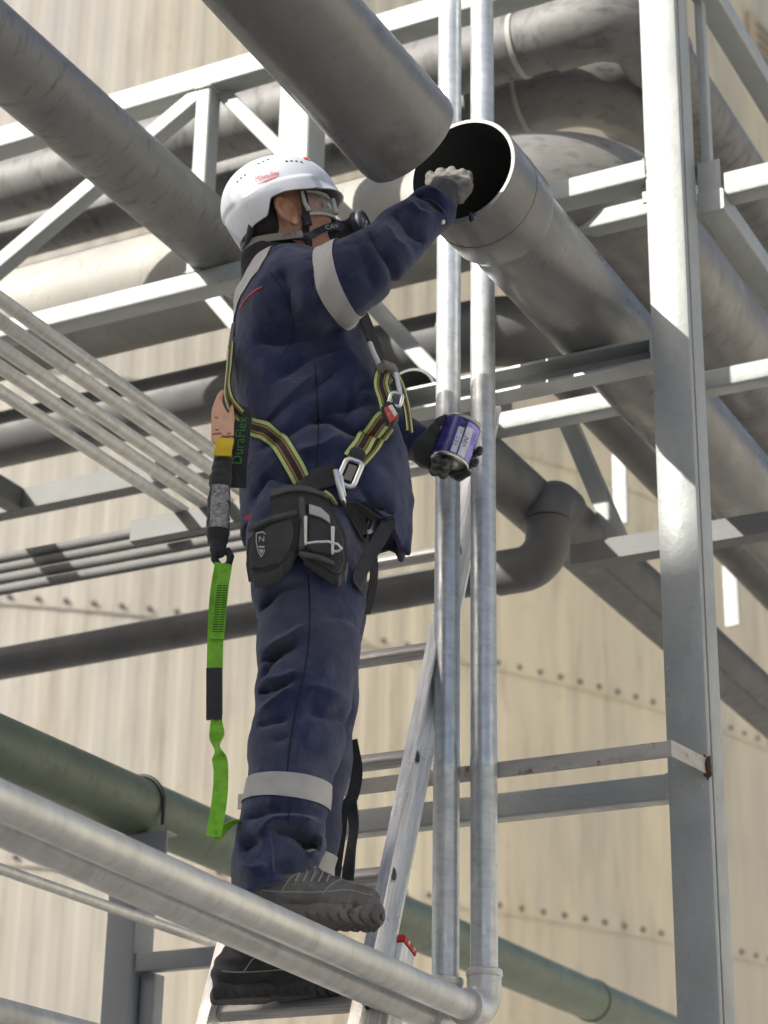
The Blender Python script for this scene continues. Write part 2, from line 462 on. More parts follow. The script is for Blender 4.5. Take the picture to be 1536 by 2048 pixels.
M['text_green'] = surf('green_woven_lettering', (0.05, 0.20, 0.04), rough=0.8)
M['text_white'] = surf('white_woven_lettering', (0.55, 0.55, 0.50), rough=0.8)
M['text_grey'] = surf('grey_print', (0.20, 0.20, 0.20), rough=0.7)
M['concrete'] = surf('pale_concrete', (0.52, 0.50, 0.455), [((0.42, 0.40, 0.36), ONE, 0.6, 0.4, 0.7, 0.7), ((0.24, 0.22, 0.2), ONE, 6, 0.55, 0.75, 0.5)], rough=0.9)
M['block_grey'] = surf('grey_block_face', (0.44, 0.425, 0.40), [((0.34, 0.33, 0.31), ONE, 1.2, 0.4, 0.7, 0.7)], rough=0.8)
M['bounce_pale'] = surf('pale_bounce_face', (0.72, 0.69, 0.62), [((0.6, 0.57, 0.5), ONE, 1.2, 0.4, 0.7, 0.7)], rough=0.85)

def striped():
    """harness webbing: lime edges, orange thread lines, black core; u runs across the strap"""
    m, n, b = new_mat('striped_harness_webbing')
    uv = nd(n, 'ShaderNodeUVMap'); uv.uv_map = 'strap'
    sx = nd(n, 'ShaderNodeSeparateXYZ')
    n.links.new(uv.outputs[0], sx.inputs[0])
    cr = nd(n, 'ShaderNodeValToRGB')
    cr.color_ramp.interpolation = 'CONSTANT'
    stops = [(0.0, (0.02, 0.03, 0.01)), (0.05, (0.47, 0.60, 0.22)), (0.22, (0.05, 0.05, 0.02)), (0.27, (0.34, 0.17, 0.05)), (0.36, (0.02, 0.02, 0.022)),
             (0.64, (0.34, 0.17, 0.05)), (0.73, (0.05, 0.05, 0.02)), (0.78, (0.47, 0.60, 0.22)), (0.95, (0.02, 0.03, 0.01))]
    e = cr.color_ramp.elements
    e[0].position, e[0].color = stops[0][0], (*stops[0][1], 1)
    e[1].position, e[1].color = stops[1][0], (*stops[1][1], 1)
    for p, c in stops[2:]:
        k = e.new(p); k.color = (*c, 1)
    n.links.new(sx.outputs[0], cr.inputs[0])
    v = coords(n)
    col = mixc(n, ramp(n, noise(n, v, 60, 4), 0.5, 0.75, 0, 0.35), cr.outputs[0], (0.10, 0.09, 0.05))
    n.links.new(col, b.inputs['Base Color'])
    b.inputs['Roughness'].default_value = 0.8
    bump(n, noise(n, v, 260, 2), 0.5, 0.001, b)
    return m
M['strap'] = striped()

def tank_mat():
    m, n, b = new_mat('weathered_cream_sheet')
    geo = nd(n, 'ShaderNodeNewGeometry')
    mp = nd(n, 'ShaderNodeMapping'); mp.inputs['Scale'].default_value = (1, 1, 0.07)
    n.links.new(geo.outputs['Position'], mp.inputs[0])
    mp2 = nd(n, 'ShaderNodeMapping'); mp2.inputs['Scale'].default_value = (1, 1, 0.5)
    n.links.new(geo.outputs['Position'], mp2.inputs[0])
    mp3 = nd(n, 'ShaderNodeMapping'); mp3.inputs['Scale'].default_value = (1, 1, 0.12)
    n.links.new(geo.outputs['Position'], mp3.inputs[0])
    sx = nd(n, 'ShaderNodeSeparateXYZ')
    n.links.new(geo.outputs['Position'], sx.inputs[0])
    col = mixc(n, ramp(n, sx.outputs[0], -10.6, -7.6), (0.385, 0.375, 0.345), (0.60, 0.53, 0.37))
    col = mixc(n, ramp(n, noise(n, mp.outputs[0], 2.6, 5, 0.65), 0.42, 0.70, 0.0, 0.6), col, (0.40, 0.355, 0.28))
    oi = nd(n, 'ShaderNodeObjectInfo')
    col = mixc(n, ramp(n, oi.outputs['Random'], 0.0, 1.0, 0.0, 0.22), col, (0.42, 0.36, 0.27))
    col = mixc(n, ramp(n, noise(n, mp3.outputs[0], 7.0, 4, 0.6), 0.52, 0.74, 0, 0.5), col, (0.25, 0.20, 0.14))
    col = mixc(n, ramp(n, noise(n, mp2.outputs[0], 0.55, 3, 0.6), 0.45, 0.68, 0, 0.5), col, (0.30, 0.285, 0.265))
    col = mixc(n, ramp(n, noise(n, mp2.outputs[0], 5.0, 5, 0.7), 0.62, 0.76, 0, 0.5), col, (0.25, 0.20, 0.15))
    n.links.new(col, b.inputs['Base Color'])
    b.inputs['Roughness'].default_value = 0.6
    return m
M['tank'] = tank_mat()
M['bolt'] = surf('dark_bolt', (0.10, 0.09, 0.085), rough=0.6, metal=0.3)

# ------------------------------------------------------------------ ground, and unseen blocks added to shade and bounce light
bm = bmesh.new()
bmesh.ops.create_grid(bm, x_segments=4, y_segments=4, size=150)
tag(link('ground', bm_mesh(bm), M['concrete']), kind='structure')

def unseen_block(name, lo, hi, mat, label):
    e = empty(name, (lo[0], lo[1], 0), label, 'light helper')
    box('wall', lo, hi, mat, e, 0)
    box('block_top', (lo[0] - 0.2, lo[1] - 0.2, hi[2]), (hi[0] + 0.2, hi[1] + 0.05, hi[2] + 0.12), M['block_grey'], e, 0)
unseen_block('shade_block', (-32, -20, 0), (1, -8, 12.45), M['block_grey'], 'unseen grey block behind the photographer, added to shade the lower frame')  # unseen, sized so its top edge drops soft shade over the lower frame
unseen_block('bounce_block', (9, 2, 0), (20, 34, 11), M['bounce_pale'], 'unseen pale block right of the pipe frame, added to bounce sunlight')  # unseen reflector added to throw sunlight onto the right-facing sides

# ------------------------------------------------------------------ tank: cylinder clad in ribbed sheets
TC, TR = Vector((-17.819, 23.121, 0.0)), 12.0
PW = R_(4.584)
def panel_mesh(h):
    prof = []                         # (angle, radial) over one sheet: four trapezoid ribs
    for k in range(4):
        for u, d in ((0.0, 0.0), (0.34, 0.0), (0.48, 0.0028), (0.86, 0.0028)):
            prof.append(((k + u) / 4 * PW, d))
    prof.append((PW, 0.0))
    vs, fs = [], []
    m = len(prof)
    for z, extra in ((-0.04, 0.016), (h, 0.0)):
        for a, d in prof:
            r = TR + d + extra
            vs.append((r * math.sin(a), r * math.cos(a), z))
    for i in range(m - 1):
        fs.append((i, i + 1, m + i + 1, m + i))
    return mesh_from(vs, fs, smooth=False)
tank = empty('storage_tank', TC, 'huge round tank clad in cream ribbed sheets with rows of bolts, behind all pipes', 'tank')
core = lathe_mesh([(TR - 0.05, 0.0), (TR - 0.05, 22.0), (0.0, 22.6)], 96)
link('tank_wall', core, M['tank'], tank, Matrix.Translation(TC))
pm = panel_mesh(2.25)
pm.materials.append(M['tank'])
bmm = bmesh.new()
bmesh.ops.create_cone(bmm, cap_ends=True, segments=8, radius1=0.028, radius2=0.022, depth=0.02)
bolt_me = bm_mesh(bmm)
bolt_me.materials.append(M['bolt'])
AZ0 = R_(94.0)
for row in range(8):
    z0 = 1.05 + 2.25 * row
    for k in range(13):
        W = Matrix.Translation(TC + Vector((0, 0, z0))) @ Matrix.Rotation(-(AZ0 + k * PW), 4, 'Z')
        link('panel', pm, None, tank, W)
    if row in (1, 2, 3):
        for k in range(52):
            a = AZ0 + (k + 0.17) / 4 * PW
            r = TR + 0.024
            p = TC + Vector((r * math.sin(a), r * math.cos(a), z0 + 0.03))
            W = Matrix.Translation(p) @ Vector((math.sin(a), math.cos(a), 0)).to_track_quat('Z', 'Y').to_matrix().to_4x4()
            link('bolt', bolt_me, None, tank, W)

# louvred vent and two pale posts far behind on the tank side
def on_tank(azd, z, out=0.03):
    a = R_(azd)
    return TC + Vector(((TR + out) * math.sin(a), (TR + out) * math.cos(a), z))
vent = empty('wall_vent', on_tank(99.5, 16.6), 'small tan louvred vent high on the tank, top right corner', 'vent')
a0 = R_(99.5)
out = Vector((math.sin(a0), math.cos(a0), 0)); side = Vector((math.cos(a0), -math.sin(a0), 0))
def vent_box(name, cs, cz, ws, wz, dep, mat, tilt=0.0):
    bm = bmesh.new(); bmesh.ops.create_cube(bm, size=1)
    for v in bm.verts:
        v.co = Vector((v.co.x * ws, v.co.y * dep, v.co.z * wz))
    Wm = Matrix.Identity(4)
    c = on_tank(99.5, 16.6, 0.06) + side * cs + Vector((0, 0, cz))
    for i in range(3):
        Wm[i][0], Wm[i][1], Wm[i][2], Wm[i][3] = side[i], out[i], (0, 0, 1)[i], c[i]
    return link(name, bm_mesh(bm), mat, vent, Wm @ Matrix.Rotation(tilt, 4, 'X'))
M['vent'] = surf('tan_painted_vent', (0.42, 0.34, 0.24), rough=0.6)
M['vent_dark'] = surf('dark_louvre', (0.12, 0.10, 0.08), rough=0.7)
vent_box('vent_frame', 0, 0, 0.75, 1.15, 0.06, M['vent'])
for k in range(7):
    vent_box('slat', 0.05, -0.42 + k * 0.14, 0.42, 0.075, 0.10, M['vent_dark'], 0.5)
# ------------------------------------------------------------------ steel support frame (all welded together)
YC = 4.36
OPENC = lambda w, h, t: [(-x, y) for x, y in CHANNEL(w, h, t)][::-1]
fr = empty('steel_support_frame', (-1.5, 4.41, 0), 'pale grey-green painted steel frame with big right column, trusses and cross beams carrying the pipes', 'frame')
def xbeam(name, x0, x1, zlo, zhi, y0, dep, mat=None, prof=None, r=0.006):
    c = ((zlo + zhi) / 2)
    poly = prof(dep, zhi - zlo) if prof else rrect(dep, zhi - zlo, r)
    return beam(name, (x0, y0 + dep / 2, c), (x1, y0 + dep / 2, c), poly, mat or M['paint'], fr)
def zpost(name, x0, x1, y0, dep, z0, z1, r=0.008):
    return beam(name, ((x0 + x1) / 2, y0 + dep / 2, z0), ((x0 + x1) / 2, y0 + dep / 2, z1), rrect(x1 - x0, dep, r, 4), M['paint'], fr)
def ybeam(name, x0, x1, zlo, zhi, y0, y1, r=0.006, mat=None):
    return beam(name, ((x0 + x1) / 2, y0, (zlo + zhi) / 2), ((x0 + x1) / 2, y1, (zlo + zhi) / 2), rrect(x1 - x0, zhi - zlo, r), mat or M['paint'], fr)
colp = [(-0.049, -0.0525), (-0.046, -0.0545), (0.040, -0.0545), (0.046, -0.052), (0.049, -0.046), (0.049, -0.040), (0.041, -0.039), (0.040, -0.028), (0.041, -0.026), (0.048, -0.025), (0.049, -0.023), (0.049, 0.046), (0.044, 0.0505), (-0.045, 0.0505), (-0.049, 0.046)]
beam('column', (-1.504, YC + 0.0545, 0.0), (-1.504, YC + 0.0545, 6.2), colp, M['paint'], fr)
box('base_plate', (-1.66, 4.25, 0.0), (-1.34, 4.57, 0.02), M['paint'], fr)
xbeam('chord', -4.6, -1.556, 5.131, 5.207, YC, 0.075)
xbeam('chord', -4.6, -1.556, 4.452, 4.511, YC, 0.07)
zpost('post', -2.651, -2.548, YC + 0.004, 0.10, 4.513, 5.129)
zpost('post', -2.938, -2.887, YC + 0.004, 0.062, 4.513, 5.129)
def diag(name, a, b, w, dep, y0):
    a, b = Vector(a), Vector(b)
    a.y = b.y = y0 + dep / 2
    return beam(name, a, b, rrect(dep, w, 0.005) if abs((b - a).normalized().z) < 0.98 else rrect(w, dep, 0.005), M['paint'], fr)
diag('brace', (-2.9159, 4.3600, 5.1360), (-3.7689, 4.3600, 4.6369), 0.052, 0.05, YC + 0.008)
diag('brace', (-2.8780, 4.3600, 5.1351), (-2.5983, 4.3600, 4.7882), 0.045, 0.045, YC + 0.05)
diag('brace', (-2.4843, 4.6200, 4.4463), (-2.2167, 4.6200, 4.0999), 0.046, 0.05, 4.62)
diag('brace', (-3.0612, 4.6200, 4.6490), (-2.8322, 4.6200, 4.3565), 0.046, 0.05, 4.60)
xbeam('beam', -2.75, -1.556, 3.936, 4.002, YC + 0.002, 0.07, prof=lambda w, h: OPENC(w, h, 0.007))
xbeam('beam', -2.55, -1.556, 2.838, 2.897, YC + 0.002, 0.055)
# second line of cross beams a little behind
zb = (-1.8381, 4.7800, 4.6665)[2]
xbeam('beam', -2.75, -1.50, zb - 0.055, zb, 4.78, 0.06)
zb = (-2.0816, 4.8000, 4.1097)[2]
xbeam('beam', -2.45, -1.30, zb - 0.055, zb, 4.80, 0.06)
diag('brace', (-2.2125, 5.4000, 4.3579), (-2.0502, 5.4000, 3.9182), 0.055, 0.05, 5.40)
for hx in ((-3.1370, 8.3000, 5.4070), (-2.6364, 8.3000, 4.8407)):
    zpost('hanger', hx[0] - 0.032, hx[0] + 0.032, 8.3, 0.02, hx[2] - 0.15, hx[2] + 0.40, 0.002)
# back posts carrying the second line
zpost('post', -1.449, -1.425, 4.50, 0.03, 4.44, 6.2, 0.004)
# runs going back from the column, and the cross member between them
yb = (-1.4300, 4.5550, 5.0863)
ybeam('beam', -1.455, -1.385, yb[2] - 0.03, yb[2] + 0.03, 4.468, 6.6)
yb = (-1.4300, 4.4408, 4.4101)
ybeam('beam', -1.455, -1.385, yb[2] - 0.03, yb[2] + 0.03, 4.468, 6.6)
zb = (-1.3449, 4.4900, 4.4589)[2]
xbeam('beam', -1.386, 0.2, zb - 0.035, zb + 0.035, 4.482, 0.06)
zb = (-1.5582, 5.1000, 4.2514)[2]
xbeam('beam', -1.45, 0.3, zb - 0.045, zb + 0.045, 5.1, 0.06)
zb = (-1.6257, 5.2000, 3.5827)[2]
xbeam('beam', -1.45, 0.3, zb - 0.04, zb + 0.04, 5.2, 0.06)
zb = (-1.9102, 5.0500, 3.7623)[2]
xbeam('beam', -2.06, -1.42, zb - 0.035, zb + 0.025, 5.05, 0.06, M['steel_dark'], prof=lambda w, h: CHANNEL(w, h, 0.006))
# flat bar standing off in front of the column, with its return plate and rusty weld
box('flat_bar', (-2.585, 4.200, 2.884), (-1.488, 4.206, 2.921), M['paint_bare'], fr, 0.001)
bmx = bmesh.new()
bmesh.ops.create_cube(bmx, size=1)
for v in bmx.verts:
    v.co = Vector((v.co.x * 0.006, v.co.y * 0.175, v.co.z * 0.037))
link('return_plate', bm_mesh(bmx), M['paint_bare'], fr, Matrix.Translation((-1.4745, 4.283, 2.9025)) @ Matrix.Rotation(-0.14, 4, 'Z'))
bmx = bmesh.new()
bmesh.ops.create_icosphere(bmx, subdivisions=3, radius=0.016)
for v in bmx.verts:
    k = 1 + 0.35 * math.sin(v.co.x * 400) * math.sin(v.co.z * 310 + 1)
    v.co = Vector((v.co.x * 0.7, v.co.y * 0.6, v.co.z * 1.7)) * k
link('weld', bm_mesh(bmx, True), M['rust'], fr, Matrix.Translation((-1.462, 4.362, 2.90)))

# weld beads and gusset plates where members meet
def weld(pts, r=0.0045):
    P = [Vector(p) for p in pts]
    out_ = []
    for a_, b_ in zip(P[:-1], P[1:]):
        n_ = max(3, int((b_ - a_).length / 0.007))
        for i_ in range(n_):
            out_.append(a_.lerp(b_, i_ / n_) + Vector([random.uniform(-1, 1) * 0.0012 for _ in range(3)]))
    out_.append(P[-1])
    tube('weld', out_, [r * random.uniform(0.75, 1.25) for _ in out_], M['paint'], fr, 8)
for xa, xb in ((-2.651, -2.548), (-2.938, -2.887)):
    for z_ in (4.512, 5.130):
        weld([(xa - 0.001, YC + 0.002, z_), (xb + 0.001, YC + 0.002, z_), (xb + 0.003, YC + 0.06, z_)])
for z0_, z1_, y_ in ((3.936, 4.002, YC + 0.003), (2.838, 2.897, YC + 0.003), (4.452, 4.511, YC + 0.001), (5.131, 5.207, YC + 0.001)):
    weld([(-1.5555, y_, z0_), (-1.5555, y_, z1_)])
box('gusset_plate', (-1.575, YC + 0.03, 4.40), (-1.556, YC + 0.038, 4.45), M['paint'], fr)
box('gusset_plate', (-2.70, YC + 0.02, 4.511), (-2.652, YC + 0.028, 4.56), M['paint'], fr)
box('gusset_plate', (-1.452, 4.47, 4.42), (-1.392, 4.478, 4.53), M['paint'], fr)

# ------------------------------------------------------------------ the two large pipes being joined
rim = Vector((-1.7328, 3.6509, 4.1247))
bore = M['pvc_inside']
sp = empty('socketed_pipe', rim, 'large grey pipe with open flared mouth, the gloved hand reaching into it', 'pipe')
r1, r2 = 0.132, 0.118
prof = [(0.108, 4.0), (0.108, 0.16), (r1 - 0.011, 0.13), (r1 - 0.011, 0.0)]
W = frame_z(rim, rim + Vector((0, 1, 0)))
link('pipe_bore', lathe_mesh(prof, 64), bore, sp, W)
link('pipe_rim', lathe_mesh([(r1 - 0.011, 0.004), (r1 - 0.010, 0.0), (r1 - 0.002, 0.0), (r1, 0.003)], 64), M['pvc_edge'], sp, W)
link('socket', lathe_mesh([(r1, 0.003), (r1, 0.118), (r1 + 0.0012, 0.119), (r1 + 0.0012, 0.123), (r1, 0.124), (r1, 0.205), (r1 - 0.004, 0.222), (r2, 0.245)], 64), M['pvc_clean'], sp, W)
link('pipe_body', lathe_mesh([(r2, 0.245), (r2, 1.0), (r2, 2.0), (r2, 4.0), (0.108, 4.0)], 64), M['pvc_clean'], sp, W)
# dark primer drip under the mouth
bmx = bmesh.new()
bmesh.ops.create_icosphere(bmx, subdivisions=2, radius=0.008)
for v in bmx.verts:
    v.co.z *= 1.6
    v.co *= 1 + 0.3 * math.sin(v.co.x * 900 + v.co.y * 500)
M['primer'] = surf('purple_black_primer', (0.012, 0.008, 0.03), rough=0.3)
link('primer_drip', bm_mesh(bmx, True), M['primer'], sp, Matrix.Translation(Vector((-1.6930, 3.6185, 3.9784))))

pe = Vector((-1.7478, 3.4223, 4.0738)); pf = Vector((-1.8394, 3.0300, 4.2066))
pd = (pf - pe).normalized()
lp = empty('loose_pipe', pe, 'large dark grey loose pipe hanging above the open mouth, its end lowered over it', 'pipe')
L2 = 2.2
W = frame_z(pe, pe + pd)
rr = 0.1215
link('pipe_body', lathe_mesh([(rr - 0.010, 0.012), (rr - 0.008, 0.001), (rr - 0.004, 0.0), (rr, 0.016), (rr, 0.5), (rr, 1.2), (rr, L2)], 64), M['pvc_loose'], lp, W)
link('pipe_bore', lathe_mesh([(rr - 0.010, L2), (rr - 0.010, 0.012)], 64), bore, lp, W)

# ------------------------------------------------------------------ left pipe resting on the truss
pc = Vector((-2.855, 4.36, 4.612))
p = empty('grey_pipe', (pc.x, 4.60, pc.z), 'dusty dark grey pipe slanting across upper left, ending behind the worker', 'pipe')
pipe('pipe_body', (pc.x, 4.62, pc.z), (pc.x, 1.2, pc.z), 0.101, M['pvc'], p, 0.01, 56)
link('end_cap', lathe_mesh([(0.0, 0.0), (0.088, 0.0), (0.0915, 0.004)], 48), M['pvc_dark'], p, frame_z((pc.x, 4.615, pc.z), (pc.x, 4.0, pc.z)))

# ------------------------------------------------------------------ background pipes along the rack
def run(name, label, x0, xe, Y, z, r, y_end, mat, Rb=0.16, collar=0.012, mat_e=None, rise=0.0, sock=0.10, joints=()):
    """pipe along X from x0 to xe, then an elbow turning away (+Y) and a run back to y_end"""
    e = empty(name, (x0, Y, z), label, 'pipe', 'grey pipes behind the frame')
    pipe('pipe_body', (x0, Y, z - rise), (xe - Rb - 0.01, Y, z), r, mat, e, 0.008, 40)
    ps = arc_pts((xe, Y, z), (1, 0, 0), (0, 1, 0), Rb, 12)
    ext = [Vector(ps[0]) - Vector((sock, 0, 0))] + ps + [Vector(ps[-1]) + Vector((0, 0.10, 0))]
    tube('elbow', ext, r + collar, mat_e or mat, e, 40)
    pipe('pipe_body', (xe, Y + Rb + 0.01, z), (xe, y_end, z), r, mat_e or mat, e, 0.008, 40)
    for jx, jr in joints:
        link('joint_ring', lathe_mesh([(r + 0.001, 0.0), (r + jr, 0.002), (r + jr, 0.016), (r + 0.001, 0.018)], 40), M['joint'], e, frame_z((jx, Y, z), (jx + 1, Y, z)))
    return e
M['joint'] = surf('pale_joint_compound', (0.34, 0.33, 0.30), rough=0.6)
run('rack_pipe', 'topmost dark brown-grey pipe along the rack, bending back beside the column', -6.5, (-1.8112, 5.0000, 5.2882)[0], 5.0, 5.455, 0.100, 9.0, M['pipe_dust'], 0.15, joints=(((-2.1808, 5.0000, 5.4193)[0], 0.005),))
run('rack_pipe', 'second dusty grey pipe along the rack with wide elbow right of the open mouth', -6.5, (-1.9818, 5.2800, 5.2510)[0], 5.28, (-4.3696, 5.2800, 5.4639)[2], 0.088, 9.0, M['pipe_dust'], 0.20, 0.040, M['pvc'], 0.0, 0.26, joints=(((-2.2583, 5.2800, 5.3519)[0] - 0.02, 0.046),))
run('rack_pipe', 'thickest sunlit cream-dusted pipe behind the lower truss chord', -6.5, (-1.8659, 4.8000, 4.7876)[0], 4.80, (-3.5448, 4.8000, 4.7776)[2], 0.172, 9.0, M['pipe_cream'], 0.26, 0.012, M['pvc'])
run('rack_pipe', 'dark pipe behind the worker back with elbow under the support beam', -6.5, (-2.1579, 5.0000, 4.4490)[0], 5.0, (-3.4657, 5.0000, 4.4806)[2], 0.092, 8.0, M['pvc_dark'], 0.15, 0.012)
# long dark pipe running back, lower right
j = Vector((-2.2647, 5.0093, 4.0276))
e = empty('return_pipe', (j.x, 4.4, j.z), 'long dark pipe running back below the others, lower right of the upright pipes', 'pipe')
pipe('pipe_body', (j.x, 4.45, j.z), (j.x, 12.0, j.z), 0.080, M['pvc_dark'], e, 0.008, 40)
# lower drain pipe with the offset bend
Yd = 5.2
zd, rd = 3.80, 0.053
xe = (-2.1894, 5.2000, 3.8456)[0]
zt = (-2.1600, 5.2000, 4.0206)[2]
e = empty('drain_pipe', (-6.0, Yd, zd), 'slim dark drain pipe behind the legs with upright double bend at its right end', 'pipe')
pipe('pipe_body', (-6.5, Yd, zd - 0.06), (xe - 0.13, Yd, zd), rd, M['pvc_dark'], e, 0.006, 36)
ps = arc_pts((xe, Yd, zd), (1, 0, 0), (0, 0, 1), 0.085, 12)
tube('elbow', [Vector(ps[0]) - Vector((0.075, 0, 0))] + ps + [Vector(ps[-1]) + Vector((0, 0, 0.05))], 0.066, M['pvc_dark'], e, 36)
ps = arc_pts((xe, Yd, zt), (0, 0, 1), (0, 1, 0), 0.085, 12)
tube('elbow', [Vector((xe, Yd, zd + 0.137))] + ps + [Vector(ps[-1]) + Vector((0, 0.05, 0))], 0.067, M['pvc_dark'], e, 36)
pipe('pipe_body', (xe, Yd + 0.10, zt), (xe, 8.5, zt), 0.055, M['pvc_dark'], e, 0.006, 36)
tube('clamp', [Vector((xe + 0.06 * math.cos(t), Yd + 0.42, zt + 0.06 * math.sin(t))) for t in np.linspace(-0.6, math.pi + 0.6, 22)], 0.006, M['galv_dull'], e, 8)

# ------------------------------------------------------------------ galvanised runs with uprights
def galv_run(name, label, x, y, z_bend, z_near, top):
    e = empty(name, (x, y, z_bend), label, 'pipe', 'galvanised upright pipes')
    r = 0.0302
    Rb = 0.055
    ps = arc_pts((x, y, z_bend), (0, 1, 0), (0, 0, 1), Rb, 10)
    pipe('horizontal_run', (x, 0.9, z_near), (x, y - Rb - 0.03, z_bend), r, M['galv_dull'], e, 0.004, 40)
    tube('elbow', [Vector(ps[0]) - Vector((0, 0.035, 0))] + ps + [Vector(ps[-1]) + Vector((0, 0, 0.035))], 0.0375, M['galv_dull'], e, 40)
    for c, d in ((Vector(ps[0]) - Vector((0, 0.042, 0)), (0, 1, 0)), (Vector(ps[-1]) + Vector((0, 0, 0.022)), (0, 0, 1))):
        link('collar', lathe_mesh([(0.030, 0), (0.0395, 0.001), (0.0405, 0.006), (0.0395, 0.015), (0.036, 0.018)], 40), M['galv_dull'], e, frame_z(c, c + Vector(d)))
    pipe('riser', (x, y, z_bend + Rb + 0.03), (x, y, top), r, M['galv'], e, 0.004, 40, bumps=((2.905 - z_bend - Rb - 0.03, 0.018, 0.0012),))
    return e
galv_run('galvanised_pipe', 'right one of two upright galvanised pipes, its run nearer the camera at bottom', -1.917, 4.162, 2.354, 2.450, 6.2)
galv_run('galvanised_pipe', 'left one of two upright galvanised pipes, partly hidden by the paint can', -2.002, 4.145, 2.338, 2.466, 6.2)

# ------------------------------------------------------------------ green pipe and its stand
g = Vector((-3.2272, 4.0958, 3.0818))
e = empty('green_pipe', (g.x, 3.0, g.z), 'dull green painted pipe slanting down behind the legs and ladder', 'pipe')
pipe('pipe_body', (g.x, 2.0, g.z), (g.x, 11.0, g.z), 0.082, M['green'], e, 0.006, 48, bumps=((8.05 - 2.0, 0.012, 0.006),))
ys = (-3.2270, 4.6869, 3.1071)[1]
st = empty('pipe_stand', (g.x, ys, 0), 'grey steel stand with short arm under the green pipe, lower left', 'stand')
xs0, xs1 = (-3.2893, 4.6200, 2.7401)[0], (-3.1861, 4.6200, 2.7318)[0]
zc0 = g.z - 0.082 - 0.085
beam('post', ((xs0 + xs1) / 2, ys + 0.05, 0), ((xs0 + xs1) / 2, ys + 0.05, zc0), rrect(0.095, 0.10, 0.008), M['steel_grey'], st)
beam('cross_channel', (g.x - 0.13, ys + 0.03, zc0 + 0.0425), (g.x + 0.12, ys + 0.03, zc0 + 0.0425), CHANNEL(0.05, 0.084, 0.006), M['steel_grey'], st)
za = (-3.0422, 4.6200, 2.6485)[2]
beam('arm', ((xs0 + xs1) / 2 + 0.0485, ys + 0.03, za), ((-2.8979, 4.6200, 2.6378)[0], ys + 0.03, za), rrect(0.04, 0.05, 0.003), M['steel_grey'], st)
beam('strut', ((xs0 + xs1) / 2 + 0.075, ys + 0.06, 0.0), ((xs0 + xs1) / 2 + 0.075, ys + 0.06, za - 0.028), rrect(0.045, 0.05, 0.004), M['steel_grey'], st)
tube('u_bolt', [Vector((g.x + 0.088 * math.cos(t), ys + 0.03, g.z + 0.088 * math.sin(t))) for t in np.linspace(0, math.pi, 20)] [::-1] + [Vector((g.x + 0.088, ys + 0.03, g.z - 0.06))], 0.006, M['black_plastic'], st, 8)
tube('u_bolt', [Vector((g.x - 0.088, ys + 0.03, g.z + 0.001)), Vector((g.x - 0.088, ys + 0.03, g.z - 0.13))], 0.006, M['black_plastic'], st, 8)
# slim rods lower left
q0, q1 = Vector((-3.0295, 3.8847, 2.7117)), None
pipe('thin_rod', (q0.x, 2.6, q0.z), (q0.x, 5.2, q0.z), 0.0135, M['galv_dull'], None, 0.003, 20)
tag(scene.objects['thin_rod'], 'thin galvanised rod slanting under the twin pipes, lower left', 'rod')
q0 = Vector((-2.6894, 3.5235, 2.2993))
o = pipe('corner_pipe', (q0.x, 2.2, q0.z), (q0.x, 4.6, q0.z), 0.030, M['galv_dull'], None, 0.003, 32)
tag(o, 'pale galvanised pipe cutting the bottom left corner of the picture', 'pipe')

# ------------------------------------------------------------------ bar rack at left
M['conduit'] = surf('dull_grey_conduit', (0.14, 0.14, 0.135), [((0.20, 0.195, 0.185), ONE, 8, 0.45, 0.7, 0.6)], rough=0.75)
rk = empty('bar_rack', (-2.8473, 4.2275, 3.7414), 'rack of five slim steel bars with cross beam, left of the worker back', 'rack')
zr = (-3.1205, 4.6200, 3.9465)[2]
for a in ((-2.7913, 3.3941, 3.9200), (-2.8575, 3.4825, 3.9200), (-2.9378, 3.5896, 3.9200), (-3.0052, 3.6796, 3.9200), (-3.0877, 3.7897, 3.9200)):
    pipe('bar', (a[0], 1.6, 3.92), (a[0], 4.66, 3.92), 0.0175, M['galv_dull'], rk, 0.003, 20)
kx = (-3.0912, 4.5770, 3.9200)
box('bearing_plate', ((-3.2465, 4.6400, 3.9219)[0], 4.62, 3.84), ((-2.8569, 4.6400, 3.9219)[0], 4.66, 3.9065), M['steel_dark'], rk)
zk = (-3.8302, 5.0000, 4.2353)[2]
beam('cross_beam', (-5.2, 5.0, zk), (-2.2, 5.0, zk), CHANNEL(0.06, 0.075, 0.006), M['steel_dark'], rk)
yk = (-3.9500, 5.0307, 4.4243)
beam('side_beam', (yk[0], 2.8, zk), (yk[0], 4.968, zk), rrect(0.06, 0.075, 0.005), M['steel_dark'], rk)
for lab, a in (('uppermost', (-3.5493, 4.9000, 4.0018)), ('second from top', (-3.5464, 4.9000, 3.9666)), ('third from top', (-3.5434, 4.9000, 3.9299)), ('lowest', (-3.5404, 4.9000, 3.8934))):
    o = pipe('conduit', (-5.5, 4.9, a[2]), (-2.55, 4.9, a[2]), 0.016, M['conduit'], None, 0.003, 20)
    tag(o, lab + ' of four slim grey conduits running left behind the lanyard', 'conduit', 'slim conduits left of the worker')
bk = empty('conduit_clamp', (-3.2654, 4.8700, 3.9796), 'grey clamp plate over the slim conduits beside the lanyard', 'clamp')
a = (-3.2587, 4.8600, 3.9747)
box('clamp_plate', (a[0] - 0.07, 4.862, a[2] - 0.012), (a[0] + 0.14, 4.874, a[2] + 0.035), M['steel_grey'], bk)
box('clamp_foot', (a[0] - 0.05, 4.84, a[2] - 0.024), (a[0] + 0.03, 4.862, a[2] - 0.012), M['galv_dull'], bk)

